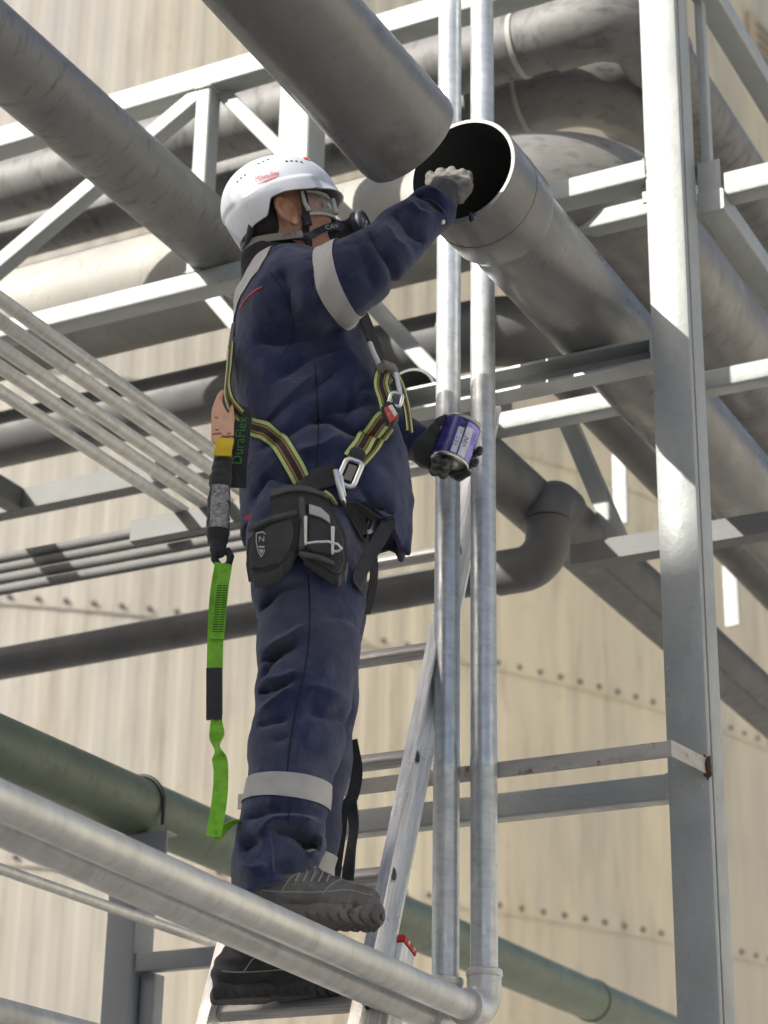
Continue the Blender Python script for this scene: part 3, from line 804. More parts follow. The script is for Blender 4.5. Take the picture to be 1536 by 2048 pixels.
# ------------------------------------------------------------------ ladder
lad = empty('extension_ladder', (-2.17, 3.10, 0.0), 'aluminium ladder leaning behind the two upright galvanised pipes', 'ladder')
th = R_(20.5)
ldir = Vector((0, math.sin(th), math.cos(th)))
lnrm = Vector((0, -math.cos(th), math.sin(th)))
p0 = Vector((-2.0464, 3.8437, 2.3345))
xr, xl = p0.x, p0.x - 0.335
def lpt(x, t, o=0.0):
    return Vector((x, p0.y, p0.z)) + ldir * t + lnrm * o
tmin = -p0.z / math.cos(th)
RAIL = [(-0.0125, -0.042), (0.0145, -0.042), (0.0145, -0.033), (-0.0055, -0.028), (-0.0055, 0.028), (0.0145, 0.033), (0.0145, 0.042), (-0.0125, 0.042)]
for x, s in ((xr + 0.0145, 1), (xl - 0.0145, -1)):
    poly = [(px * s, py) for px, py in RAIL]
    if s < 0: poly = poly[::-1]
    W = Matrix.Identity(4)
    a = lpt(x, tmin)
    for i in range(3):
        W[i][0], W[i][1], W[i][2], W[i][3] = (1, 0, 0)[i], lnrm[i] * -1, ldir[i], a[i]
    rail = link('rail', extrude_mesh(poly, 1.75 - tmin), M['alu'], lad, W)
RUNG = rrect(0.030, 0.034, 0.008, 3)
rme = extrude_mesh(RUNG, xr - xl)
rme.materials.append(M['alu_rung'])
bmx = bmesh.new()
bmesh.ops.create_cone(bmx, cap_ends=False, segments=20, radius1=0.0155, radius2=0.0165, depth=0.006)
ring_me = bm_mesh(bmx, True); ring_me.materials.append(M['alu'])
bmx = bmesh.new()
bmesh.ops.create_circle(bmx, cap_ends=True, segments=20, radius=0.0135)
hole_me = bm_mesh(bmx); hole_me.materials.append(M['black_plastic'])
for k in range(-8, 6):
    a = lpt(xl, 0.308 * k)
    if a.z < 0.1: continue
    W = Matrix.Identity(4)
    for i in range(3):
        W[i][0], W[i][1], W[i][2], W[i][3] = ldir[i], lnrm[i], (1, 0, 0)[i], a[i]
    rg = link('rung', rme, None, lad, W)
    if k >= -1:
        c = lpt(xr + 0.0145 - 0.004, 0.308 * k)
        for nm, me_, dx in (('rung_ferrule', ring_me, 0.0), ('rung_mouth', hole_me, 0.002)):
            link(nm, me_, None, lad, Matrix.Translation(c + Vector((dx, 0, 0))) @ Matrix.Rotation(math.pi / 2, 4, 'Y'))
# lower section's rail end with its red plug
c = Vector((-2.0167, 3.9590, 2.4340))
W = Matrix.Identity(4)
for i in range(3):
    W[i][0], W[i][1], W[i][2] = (1, 0, 0)[i], -lnrm[i], ldir[i]
W = Matrix.Translation(c) @ W
re = link('lower_rail', extrude_mesh([(x_ * 1.0, y_ * 0.8) for x_, y_ in rrect(0.028, 0.075, 0.004)], 0.001 + 0.30), M['alu'], lad, W @ Matrix.Translation((0, 0, -0.27)))
bmx = bmesh.new()
bmesh.ops.create_cube(bmx, size=1)
for v in bmx.verts:
    v.co = Vector((v.co.x * 0.032, v.co.y * 0.066, v.co.z * 0.022))
bmesh.ops.bevel(bmx, geom=bmx.edges[:], offset=0.004, segments=2, affect='EDGES')
link('end_plug', bm_mesh(bmx), M['red'], lad, W @ Matrix.Translation((0.0, 0, 0.04)))
for dy in (-0.012, 0.014):
    bmx = bmesh.new()
    bmesh.ops.create_cone(bmx, cap_ends=True, segments=10, radius1=0.0055, radius2=0.0045, depth=0.004)
    link('rivet', bm_mesh(bmx), M['tin'], lad, W @ Matrix.Translation((0.0165, dy, 0.04)) @ Matrix.Rotation(math.pi / 2, 4, 'Y'))

# ------------------------------------------------------------------ signed-distance modelling for bodies and cloth
ER, EF = Vector((0.889, 0.458, 0)).normalized(), None
EF = Vector((-ER.y, ER.x, 0))
def sq(p):
    """(s across the view, q away from it, z up) -> world"""
    return Vector((ER.x * p[0] + EF.x * p[1], ER.y * p[0] + EF.y * p[1], p[2]))
def V3(p):
    return np.array(p, float)

class Field:
    def __init__(s, lo, hi, h):
        s.lo, s.h = V3(lo), h
        n = np.ceil((V3(hi) - s.lo) / h).astype(int) + 1
        s.ax = [s.lo[i] + h * np.arange(n[i]) for i in range(3)]
        s.f = np.full(n, 0.4, np.float32)
    def sub(s, lo, hi):
        sl = []
        for i in range(3):
            a = int(np.clip(np.floor((lo[i] - s.lo[i]) / s.h), 0, len(s.ax[i]) - 1))
            b = int(np.clip(np.ceil((hi[i] - s.lo[i]) / s.h) + 1, a + 1, len(s.ax[i])))
            sl.append(slice(a, b))
        g = np.meshgrid(*[s.ax[i][sl[i]] for i in range(3)], indexing='ij', sparse=True)
        return tuple(sl), g
    def put(s, fn, lo, hi, k=0.02, op='u'):
        m = k + 3 * s.h
        sl, g = s.sub(V3(lo) - m, V3(hi) + m)
        d = fn(*g).astype(np.float32)
        a = s.f[sl]
        if op == 'u':
            t = np.maximum(k - np.abs(a - d), 0) / max(k, 1e-6)
            s.f[sl] = np.minimum(a, d) - t * t * k * 0.25
        elif op == 's':
            d = -d
            t = np.maximum(k - np.abs(a - d), 0) / max(k, 1e-6)
            s.f[sl] = np.maximum(a, d) + t * t * k * 0.25
    def cone(s, a, b, ra, rb, k=0.02, op='u', flat=None):
        """capsule with two radii; flat = (direction, factor) squeezes it along a direction"""
        a, b = V3(a), V3(b)
        ab = b - a
        L2 = max(ab @ ab, 1e-9)
        def fn(X, Y, Z):
            dx, dy, dz = X - a[0], Y - a[1], Z - a[2]
            t = np.clip((dx * ab[0] + dy * ab[1] + dz * ab[2]) / L2, 0, 1)
            ex, ey, ez = dx - t * ab[0], dy - t * ab[1], dz - t * ab[2]
            d2 = ex * ex + ey * ey + ez * ez
            if flat is not None:
                w = V3(flat[0]); w = w / np.linalg.norm(w)
                e = ex * w[0] + ey * w[1] + ez * w[2]
                d2 = d2 + e * e * (flat[1] ** -2 - 1)
            return np.sqrt(d2) - (ra + (rb - ra) * t)
        r = max(ra, rb)
        s.put(fn, np.minimum(a, b) - r, np.maximum(a, b) + r, k, op)
    def chain(s, pts, k=0.02, op='u', flat=None):
        for (p, r), (p2, r2) in zip(pts[:-1], pts[1:]):
            s.cone(p, p2, r, r2, k, op, flat)
    def ell(s, c, ax, rad, k=0.02, op='u'):
        """ellipsoid: centre, 3 axis vectors, 3 radii"""
        c = V3(c); A = [V3(v) / np.linalg.norm(V3(v)) for v in ax]
        m = min(rad)
        def fn(X, Y, Z):
            dx, dy, dz = X - c[0], Y - c[1], Z - c[2]
            t = 0
            for v, r in zip(A, rad):
                t = t + ((dx * v[0] + dy * v[1] + dz * v[2]) / r) ** 2
            return (np.sqrt(t) - 1) * m
        R = max(rad)
        s.put(fn, c - R, c + R, k, op)
    def rbox(s, c, ax, half, r, k=0.01, op='u'):
        c = V3(c); A = [V3(v) / np.linalg.norm(V3(v)) for v in ax]
        def fn(X, Y, Z):
            dx, dy, dz = X - c[0], Y - c[1], Z - c[2]
            o, i = 0, -1e9
            for v, h in zip(A, half):
                e = np.abs(dx * v[0] + dy * v[1] + dz * v[2]) - (h - r)
                o = o + np.maximum(e, 0) ** 2
                i = np.maximum(i, e)
            return np.sqrt(o) + np.minimum(i, 0) - r
        R = float(np.linalg.norm(half))
        s.put(fn, c - R, c + R, k, op)
    def loft(s, secs, k=0.03, e=2.3, op='u', grow=0.0):
        """secs: (z, s_left, s_right, q_centre, q_half) stacked in z"""
        S = np.array(sorted(secs), float)
        def fn(X, Y, Z):
            z = np.clip(Z, S[0, 0], S[-1, 0])
            I = [np.interp(z, S[:, 0], S[:, j]) for j in range(1, 5)]
            c, a = (I[0] + I[1]) / 2, (I[1] - I[0]) / 2 + grow
            b = I[3] + grow
            d = ((np.abs((X - c) / a) ** e + np.abs((Y - I[2]) / b) ** e) ** (1 / e) - 1) * np.minimum(a, b)
            return np.maximum(d, np.maximum(Z - S[-1, 0], S[0, 0] - Z))
        s.put(fn, (S[:, 1].min() - grow, (S[:, 3] - S[:, 4]).min() - grow, S[0, 0]), (S[:, 2].max() + grow, (S[:, 3] + S[:, 4]).max() + grow, S[-1, 0]), k, op)
    def disp(s, fn, lo=None, hi=None):
        sl, g = s.sub(s.lo if lo is None else lo, [a[-1] for a in s.ax] if hi is None else hi)
        s.f[sl] += fn(*g).astype(np.float32)
    def mesh(s):
        """surface nets"""
        f, h = s.f, s.h
        nx, ny, nz = f.shape
        ins = f < 0
        c = np.zeros((nx - 1, ny - 1, nz - 1), np.int8)
        for i in (0, 1):
            for j in (0, 1):
                for k in (0, 1):
                    c += ins[i:nx - 1 + i, j:ny - 1 + j, k:nz - 1 + k]
        act = (c > 0) & (c < 8)
        ids = np.argwhere(act)
        idx = np.full(act.shape, -1, np.int64)
        idx[act] = np.arange(len(ids))
        acc = np.zeros((len(ids), 3)); cnt = np.zeros(len(ids))
        corners = [(i, j, k) for i in (0, 1) for j in (0, 1) for k in (0, 1)]
        for a in corners:
            for ax in range(3):
                if a[ax]: continue
                b = list(a); b[ax] = 1
                fa = f[ids[:, 0] + a[0], ids[:, 1] + a[1], ids[:, 2] + a[2]]
                fb = f[ids[:, 0] + b[0], ids[:, 1] + b[1], ids[:, 2] + b[2]]
                m = (fa < 0) != (fb < 0)
                t = fa[m] / (fa[m] - fb[m])
                p = np.tile(np.array(a, float), (m.sum(), 1))
                p[:, ax] = t
                acc[m] += p; cnt[m] += 1
        v = s.lo + (ids + acc / cnt[:, None]) * h
        quads = []
        for ax in range(3):
            o1, o2 = [(1, 2), (2, 0), (0, 1)][ax]
            sl0 = [slice(None)] * 3; sl1 = [slice(None)] * 3
            sl0[ax] = slice(0, -1); sl1[ax] = slice(1, None)
            A, B = ins[tuple(sl0)], ins[tuple(sl1)]
            for flip in (False, True):
                e = np.argwhere((A & ~B) if not flip else (~A & B))
                e = e[(e[:, o1] > 0) & (e[:, o2] > 0) & (e[:, o1] < f.shape[o1] - 1) & (e[:, o2] < f.shape[o2] - 1)]
                if not len(e): continue
                d1 = np.zeros(3, int); d1[o1] = 1
                d2 = np.zeros(3, int); d2[o2] = 1
                cs = [e - d1 - d2, e - d2, e, e - d1]
                qd = np.stack([idx[c_[:, 0], c_[:, 1], c_[:, 2]] for c_ in cs], 1)
                quads.append(qd[:, ::-1] if flip else qd)
        return v, np.concatenate(quads)

def smooth_np(v, fcs, it=1, lam=0.5):
    n = len(v)
    e = np.concatenate([fcs[:, [0, 1]], fcs[:, [1, 2]], fcs[:, [2, 3]], fcs[:, [3, 0]]])
    deg = np.bincount(e.ravel(), minlength=n).astype(float)
    for _ in range(it):
        a = np.zeros_like(v)
        for ax in range(3):
            a[:, ax] = np.bincount(e[:, 0], v[e[:, 1], ax], n) + np.bincount(e[:, 1], v[e[:, 0], ax], n)
        v = v + lam * (a / np.maximum(deg, 1)[:, None] - v)
    return v

def field_obj(name, F, mat, parent, smooth=1, origin=None):
    v, q = F.mesh()
    v = smooth_np(v, q, smooth)
    return sq_obj(name, v, q, mat, parent)

def sq_obj(name, v, faces, mat, parent, smooth=True):
    w = np.stack([ER.x * v[:, 0] + EF.x * v[:, 1], ER.y * v[:, 0] + EF.y * v[:, 1], v[:, 2]], 1)
    c = w.mean(0)
    me = bpy.data.meshes.new('mesh')
    me.from_pydata((w - c).tolist(), [], [tuple(map(int, f)) for f in faces])
    me.update()
    if smooth: me.shade_smooth()
    return link(name, me, mat, parent, Matrix.Translation(Vector(c)))

def fold(pts, width, amp, qmid, side=-1):
    """a crease (amp>0) or ridge (amp<0) drawn across the near face of the cloth: pts are (s, z)"""
    P = np.array([(p[0], p[2] if len(p) > 2 else p[1]) for p in pts], float)
    lo, hi = P.min(0) - 4 * width, P.max(0) + 4 * width
    seglen = np.r_[0, np.cumsum(np.linalg.norm(np.diff(P, axis=0), axis=1))]
    def fn(X, Y, Z):
        best = np.full(np.broadcast_shapes(X.shape, Z.shape), 9.0); tt = np.zeros_like(best)
        for i in range(len(P) - 1):
            a, b = P[i], P[i + 1]
            ab = b - a
            t = np.clip(((X - a[0]) * ab[0] + (Z - a[1]) * ab[1]) / (ab @ ab), 0, 1)
            d = np.sqrt((X - a[0] - t * ab[0]) ** 2 + (Z - a[1] - t * ab[1]) ** 2)
            m = d < best
            best = np.where(m, d, best); tt = np.where(m, (seglen[i] + t * (seglen[i + 1] - seglen[i])) / seglen[-1], tt)
        taper = np.clip(np.minimum(tt, 1 - tt) * 4 + 0.15, 0, 1)
        g = amp * (0.75 * np.exp(-np.sqrt((best / (0.55 * width)) ** 2 + 0.05) + 0.22) + 0.65 * np.exp(-(best / (1.5 * width)) ** 2)) * taper
        mask = 1 / (1 + np.exp(-side * (Y - qmid) * 60))
        return g * mask
    return fn, (lo[0], -9, lo[1]), (hi[0], 99, hi[1])

def wrinkle(seed, freq, amp, stretch=(1, 1, 1), n=7):
    r = np.random.default_rng(seed)
    D = r.normal(size=(n, 3)); D /= np.linalg.norm(D, axis=1)[:, None]
    D *= np.array(stretch) * freq * r.uniform(0.6, 1.5, (n, 1))
    ph = r.uniform(0, 6.28, n)
    W = r.normal(size=(n, 3)) * freq * 0.35
    def fn(X, Y, Z):
        t = 0
        for d, p, w in zip(D, ph, W):
            t = t + 1 - np.abs(np.sin(d[0] * X + d[1] * Y + d[2] * Z + p + 0.9 * np.sin(w[0] * X + w[1] * Y + w[2] * Z)))  * 2
        return -amp * t / n * 1.6
    return fn

def apply_folds(F, lst, qmid):
    for pts, w, a in lst:
        fn, lo, hi = fold(pts, w, a, qmid)
        lo = np.maximum(lo, F.lo); hi = np.minimum(hi, [x[-1] for x in F.ax])
        F.disp(fn, lo, hi)

# ------------------------------------------------------------------ the worker
person = empty('person', sq((-0.20, 4.2, 2.40)), 'worker in navy jacket and trousers reaching one arm up into the open pipe', 'person')

# key joints in (s, q, z)
SH_R, EL_R, WR_R, CU_R = (-0.2322, 4.0500, 3.8052), (-0.0483, 3.9700, 3.8575), (0.0623, 3.9900, 3.9947), (0.0796, 3.9900, 4.0191)
SH_L, EL_L, WR_L = (-0.1794, 4.3700, 3.9633), (-0.0734, 4.5000, 3.7272), (0.0371, 4.4600, 3.6455)

# ---- jacket
JT = [((-0.3374, 4.2000, 3.2312), (0.0080, 4.2000, 3.2368), 4.21, 0.175), ((-0.3431, 4.2000, 3.3123), (0.0328, 4.2000, 3.3184), 4.21, 0.178), ((-0.3455, 4.2000, 3.3945), (0.0363, 4.2000, 3.4007), 4.21, 0.178),
      ((-0.3414, 4.2000, 3.5021), (0.0209, 4.2000, 3.5080), 4.21, 0.172), ((-0.3604, 4.2000, 3.6113), (-0.0170, 4.2000, 3.6168), 4.21, 0.170), ((-0.3753, 4.2000, 3.7225), (-0.0522, 4.2000, 3.7278), 4.21, 0.178),
      ((-0.3803, 4.2000, 3.8106), (-0.0729, 4.2000, 3.8156), 4.21, 0.195), ((-0.3752, 4.2000, 3.8744), (-0.0968, 4.2000, 3.8790), 4.21, 0.190), ((-0.3493, 4.2000, 3.9315), (-0.1264, 4.2000, 3.9351), 4.22, 0.185),
      ((-0.3118, 4.2000, 3.9633), (-0.1613, 4.2000, 3.9657), 4.22, 0.12), ((-0.2854, 4.2000, 3.9897), (-0.1848, 4.2000, 3.9914), 4.22, 0.075)]
secs = [(l[2], l[0], r[0], q, b) for l, r, q, b in JT]
J = Field((-0.42, 3.70, 3.10), (0.30, 4.70, 4.18), 0.0048)
J.loft(secs, 0.03)
J.chain([(SH_R, 0.090), ((-0.1480, 4.0000, 3.8038), 0.080), ((-0.0964, 3.9850, 3.8270), 0.071), (EL_R, 0.064)], 0.05)
J.chain([(EL_R, 0.064), ((0.0060, 3.9750, 3.9271), 0.056), (WR_R, 0.052), (CU_R, 0.050)], 0.03)
J.chain([(SH_L, 0.09), ((-0.1287, 4.4500, 3.8532), 0.08), (EL_L, 0.068), (WR_L, 0.047)], 0.05)
J.disp(wrinkle(11, 20, 0.0060, (1, 1, 0.8)))
J.disp(wrinkle(12, 50, 0.0014, (1, 1, 1.2)))
JF = [  # drawn folds of the near side
    ([(-0.0561, 4.0000, 3.5671), (-0.1558, 4.0000, 3.5302), (-0.2487, 4.0000, 3.4704), (-0.3061, 4.0000, 3.4579)], 0.013, 0.0216),
    ([(-0.0282, 4.0000, 3.4798), (-0.1019, 4.0000, 3.4844), (-0.1500, 4.0000, 3.5128), (-0.2081, 4.0000, 3.5153)], 0.011, 0.0243),
    ([(-0.1166, 4.0000, 3.6612), (-0.1683, 4.0000, 3.6007), (-0.2512, 4.0000, 3.5404), (-0.3127, 4.0000, 3.4926)], 0.016, 0.0189),
    ([(-0.1174, 4.0000, 3.6972), (-0.1913, 4.0000, 3.6600), (-0.2745, 4.0000, 3.5990)], 0.022, 0.0162),
    ([(-0.1690, 4.0000, 3.6245), (-0.2205, 4.0000, 3.5703), (-0.2926, 4.0000, 3.5163)], 0.014, -0.0162),
    ([(-0.1078, 4.0000, 3.7458), (-0.1713, 4.0000, 3.7084), (-0.2567, 4.0000, 3.6950), (-0.3214, 4.0000, 3.7060)], 0.016, 0.0135),
    ([(-0.0572, 4.0000, 3.6263), (-0.1040, 4.0000, 3.5781), (-0.1232, 4.0000, 3.4957)], 0.012, 0.0135),
    ([(-0.1121, 4.0000, 3.4727), (-0.1637, 4.0000, 3.4371), (-0.2262, 4.0000, 3.4246)], 0.013, -0.0135),
    ([(-0.2616, 4.0000, 3.8352), (-0.2381, 4.0000, 3.7803), (-0.2414, 4.0000, 3.7194)], 0.014, 0.0135),
    ([(-0.1975, 4.0000, 3.8672), (-0.1827, 4.0000, 3.8057), (-0.1852, 4.0000, 3.7446)], 0.012, 0.0095),
    ([(-0.0941, 4.0000, 3.3695), (-0.0568, 4.0000, 3.3248), (-0.0048, 4.0000, 3.3143), (0.0314, 4.0000, 3.3205)], 0.012, 0.0135),
    ([(-0.0978, 4.0000, 3.3015), (-0.0349, 4.0000, 3.2577), (0.0220, 4.0000, 3.2364)], 0.015, -0.0108),
    ([(-0.2876, 4.0000, 3.3892), (-0.2449, 4.0000, 3.3614), (-0.1927, 4.0000, 3.3565)], 0.014, 0.0135),
    ([(-0.3066, 4.0000, 3.3433), (-0.2661, 4.0000, 3.3724)], 0.012, 0.0135),
    # sleeve rings
    ([(-0.0730, 4.0000, 3.8941), (-0.0448, 4.0000, 3.8387), (-0.0008, 4.0000, 3.7903)], 0.010, 0.0149),
    ([(-0.0407, 4.0000, 3.9196), (-0.0126, 4.0000, 3.8640), (0.0267, 4.0000, 3.8461)], 0.010, -0.0121),
    ([(-0.0193, 4.0000, 3.9513), (0.0142, 4.0000, 3.8955), (0.0524, 4.0000, 3.8899)], 0.009, 0.0149),
    ([(0.0099, 4.0000, 3.9808), (0.0388, 4.0000, 3.9435), (0.0716, 4.0000, 3.9440)], 0.008, -0.0108),
    ([(0.0272, 4.0000, 4.0090), (0.0603, 4.0000, 3.9842), (0.0868, 4.0000, 3.9619)], 0.007, 0.0135),
    ([(0.0435, 4.0000, 4.0284), (0.0711, 4.0000, 4.0123), (0.0987, 4.0000, 3.9873)], 0.005, -0.0068),
    ([(-0.1111, 4.0000, 3.8935), (-0.0769, 4.0000, 3.8197), (-0.0596, 4.0000, 3.7588)], 0.013, 0.0095),
]
apply_folds(J, JF, 4.12)
J.chain([((0.0022, 4.2000, 3.5077), 0.012), ((0.0190, 4.1900, 3.3843), 0.011), ((0.0207, 4.1700, 3.2253), 0.010)], 0.018)
# hem: cut along a slanting line, then hollow the skirt
hl = [(-0.3488, 4.2000, 3.2947), (-0.2086, 4.2000, 3.2970), (-0.1120, 4.2000, 3.3184), (-0.0635, 4.2000, 3.3261), (0.0207, 4.2000, 3.2509), (0.0508, 4.2000, 3.2467)]
hs, hz = [p[0] for p in hl], [p[2] for p in hl]
def hemcut(X, Y, Z):
    z = np.interp(X, hs, hz)
    far = np.clip((Y - 4.25) / 0.08, 0, 1)          # the far flap hangs level
    z = z * (1 - far) + (min(hz) + 0.075) * far
    return z - Z
sl, g = J.sub((-0.42, 3.70, 3.10), (0.30, 4.70, 3.40))
J.f[sl] = np.maximum(J.f[sl], hemcut(*g))
zc = 3.33
inner = J.f[sl] + 0.012
cavity = np.maximum(inner, (g[2] - zc) * np.ones_like(inner))
S = np.array(sorted(secs))
def inner_loft(X, Y, Z):
    z = np.clip(Z, S[0, 0], S[-1, 0])
    I = [np.interp(z, S[:, 0], S[:, j_]) for j_ in range(1, 5)]
    c_, a_ = (I[0] + I[1]) / 2, (I[1] - I[0]) / 2 - 0.019
    b_ = I[3] - 0.019
    return ((np.abs((X - c_) / a_) ** 2.3 + np.abs((Y - I[2]) / b_) ** 2.3) ** (1 / 2.3) - 1) * np.minimum(a_, b_)
cav = np.maximum(inner_loft(*g), g[2] - zc)
J.f[sl] = np.maximum(J.f[sl], -cav.astype(np.float32))
_c = V3((0.0952, 4.0000, 4.0432)) - V3((0.0643, 3.9800, 3.9900))
sl, g = J.sub((-0.08, 3.80, 3.85), (0.2, 4.2, 4.18))
_n = _c / np.linalg.norm(_c); _o = V3((0.0752, 3.9850, 4.0096))
_d = (g[0] - _o[0]) * _n[0] + (g[1] - _o[1]) * _n[1] + (g[2] - _o[2]) * _n[2]
_r = np.sqrt(np.maximum((g[0] - _o[0]) ** 2 + (g[1] - _o[1]) ** 2 + (g[2] - _o[2]) ** 2, 0))
J.f[sl] = np.where(_r < 0.13, np.maximum(J.f[sl], _d), J.f[sl]).astype(np.float32)
jacket = field_obj('jacket', J, M['navy'], person, 1)

# ---- trousers
LEG_R = [((-0.2046, 4.1200, 3.2646), 0.112), ((-0.1838, 4.1200, 3.1352), 0.114), ((-0.1795, 4.1000, 3.0178), 0.105), ((-0.1850, 4.0900, 2.9066), 0.096), ((-0.1989, 4.0900, 2.8009), 0.094), ((-0.2135, 4.0900, 2.6971), 0.079),
         ((-0.2250, 4.0900, 2.6255), 0.077), ((-0.2333, 4.0900, 2.5550), 0.079), ((-0.2347, 4.0900, 2.4855), 0.080)]
LEG_L = [((-0.1784, 4.3100, 3.3360), 0.105), ((-0.1711, 4.3000, 3.1677), 0.100), ((-0.1667, 4.2800, 2.9566), 0.086), ((-0.1734, 4.2800, 2.8245), 0.080), ((-0.1858, 4.3000, 2.6578), 0.070), ((-0.1955, 4.3200, 2.5466), 0.068), ((-0.2286, 4.3500, 2.4485), 0.076)]
T = Field((-0.45, 3.85, 2.36), (0.20, 4.55, 3.42), 0.0048)
T.loft([((-0.2066, 4.2000, 3.2333)[2], (-0.3224, 4.2000, 3.2315)[0], (-0.0585, 4.2000, 3.2357)[0], 4.21, 0.165), ((-0.2088, 4.2000, 3.3028)[2], (-0.3275, 4.2000, 3.3009)[0], (-0.0555, 4.2000, 3.3053)[0], 4.21, 0.165), ((-0.2114, 4.2000, 3.3849)[2], (-0.3255, 4.2000, 3.3830)[0], (-0.0701, 4.2000, 3.3872)[0], 4.21, 0.15)], 0.03)
T.chain(LEG_L, 0.04)
T.chain(LEG_R, 0.03)
T.disp(wrinkle(21, 20, 0.0050, (1, 1, 1.2)))
T.disp(wrinkle(22, 55, 0.0011, (1, 1, 1.5)))
TF = [
    ([(-0.2806, 4.0000, 3.0780), (-0.2360, 4.0000, 3.1112), (-0.1802, 4.0000, 3.1176)], 0.010, 0.0182),
    ([(-0.2717, 4.0000, 2.9816), (-0.2220, 4.0000, 2.9984), (-0.1744, 4.0000, 3.0259)], 0.007, -0.0112),
    ([(-0.2711, 4.0000, 2.9657), (-0.2312, 4.0000, 2.9738), (-0.1914, 4.0000, 2.9883)], 0.009, 0.0168),
    ([(-0.2674, 4.0000, 2.9236), (-0.2458, 4.0000, 2.9609), (-0.2216, 4.0000, 2.9878)], 0.007, 0.0126),
    ([(-0.2742, 4.0000, 2.9161), (-0.2291, 4.0000, 2.9137), (-0.1894, 4.0000, 2.9248)], 0.007, -0.0112),
    ([(-0.2765, 4.0000, 2.8993), (-0.2384, 4.0000, 2.8957), (-0.1989, 4.0000, 2.9089)], 0.008, 0.0168),
    ([(-0.2784, 4.0000, 2.8472), (-0.2375, 4.0000, 2.8718), (-0.1986, 4.0000, 2.8985)], 0.007, -0.0112),
    ([(-0.2755, 4.0000, 2.8245), (-0.2408, 4.0000, 2.8250), (-0.2062, 4.0000, 2.8277)], 0.008, 0.0126),
    ([(-0.2442, 4.0000, 2.7839), (-0.2197, 4.0000, 2.7894), (-0.2051, 4.0000, 2.7947)], 0.006, 0.0084),
    ([(-0.1528, 4.0000, 3.0477), (-0.1024, 4.0000, 3.0539), (-0.0700, 4.0000, 3.0544)], 0.010, 0.0084),
    ([(-0.1884, 4.0000, 2.8934), (-0.1284, 4.0000, 2.8892), (-0.0884, 4.0000, 2.8846)], 0.009, -0.0084),
    ([(-0.1808, 4.0000, 2.8415), (-0.1371, 4.0000, 2.8391), (-0.0926, 4.0000, 2.8481)], 0.009, 0.0084),
    # the stack of cloth over the boot
    ([(-0.2475, 4.0000, 2.6105), (-0.1987, 4.0000, 2.6033), (-0.1396, 4.0000, 2.5747)], 0.012, 0.0252),
    ([(-0.2712, 4.0000, 2.5942), (-0.2335, 4.0000, 2.6266), (-0.1802, 4.0000, 2.6334), (-0.1312, 4.0000, 2.6243)], 0.012, -0.0224),
    ([(-0.1358, 4.0000, 2.6142), (-0.1399, 4.0000, 2.5845), (-0.1633, 4.0000, 2.5595)], 0.010, -0.0196),
    ([(-0.2945, 4.0000, 2.5721), (-0.2565, 4.0000, 2.5905)], 0.012, 0.0168),
    ([(-0.3077, 4.0000, 2.5425), (-0.2733, 4.0000, 2.5284), (-0.2349, 4.0000, 2.5339)], 0.012, -0.0140),
    ([(-0.2298, 4.0000, 2.5242), (-0.1766, 4.0000, 2.5202), (-0.1432, 4.0000, 2.5305)], 0.011, 0.0140),
    ([(-0.2869, 4.0000, 2.6217), (-0.2826, 4.0000, 2.6367), (-0.2196, 4.0000, 2.6447), (-0.1415, 4.0000, 2.6440)], 0.010, 0.0168),
]
apply_folds(T, TF, 4.14)
def cutplane(F, p, nrm, box_lo, box_hi):
    """remove what lies on the positive side of the plane inside the box"""
    p, nrm = V3(p), V3(nrm) / np.linalg.norm(nrm)
    sl, g = F.sub(box_lo, box_hi)
    d = (g[0] - p[0]) * nrm[0] + (g[1] - p[1]) * nrm[1] + (g[2] - p[2]) * nrm[2]
    F.f[sl] = np.maximum(F.f[sl], d.astype(np.float32))
hr = (-0.2304, 4.0900, 2.5024)
cutplane(T, hr, (0.30, 0.0, -1), (-0.45, 3.85, 2.36), (0.2, 4.195, 2.62))
hb = (-0.2233, 4.3500, 2.4434)
cutplane(T, hb, (0.15, 0, -1), (-0.45, 4.2, 2.36), (0.2, 4.55, 2.60))
trousers = field_obj('trousers', T, M['navy_leg'], person, 1)

def bvh_of(o):
    W = world_of(o)
    me = o.data
    return BVHTree.FromPolygons([W @ v.co for v in me.vertices], [tuple(p.vertices) for p in me.polygons])
BJ, BT = bvh_of(jacket), bvh_of(trousers)

def patch(name, src, planes, keep, mat, parent, off=0.0025):
    """a strip of cloth cut from src by planes (point, outward normal in sqz) and lifted a little off it"""
    bm = bmesh.new()
    bm.from_mesh(src.data)
    W = world_of(src)
    bmesh.ops.transform(bm, matrix=W, verts=bm.verts[:])
    rot = lambda v: ER * v[0] + EF * v[1] + Vector((0, 0, v[2]))
    for p, nv in planes:
        bmesh.ops.bisect_plane(bm, geom=bm.verts[:] + bm.edges[:] + bm.faces[:], plane_co=sq(p), plane_no=rot(nv).normalized(), clear_outer=True)
    dead = [f for f in bm.faces if not keep(f.calc_center_median())]
    bmesh.ops.delete(bm, geom=dead, context='FACES')
    bm.normal_update()
    for v in bm.verts:
        v.co += v.normal * off
    r = bmesh.ops.extrude_face_region(bm, geom=bm.faces[:])
    nv_ = [e for e in r['geom'] if isinstance(e, bmesh.types.BMVert)]
    bm.normal_update()
    for v in nv_:
        v.co += v.normal * 0.0012
    c = sum((v.co for v in bm.verts), Vector()) / max(len(bm.verts), 1)
    for v in bm.verts: v.co -= c
    return link(name, bm_mesh(bm, True, R_(60)), mat, parent, Matrix.Translation(c))

def dist_line(a, b):
    a, b = sq(a), sq(b)
    ab = b - a
    def f(p):
        t = max(0, min(1, (p - a).dot(ab) / ab.length_squared))
        return (p - a - ab * t).length
    return f
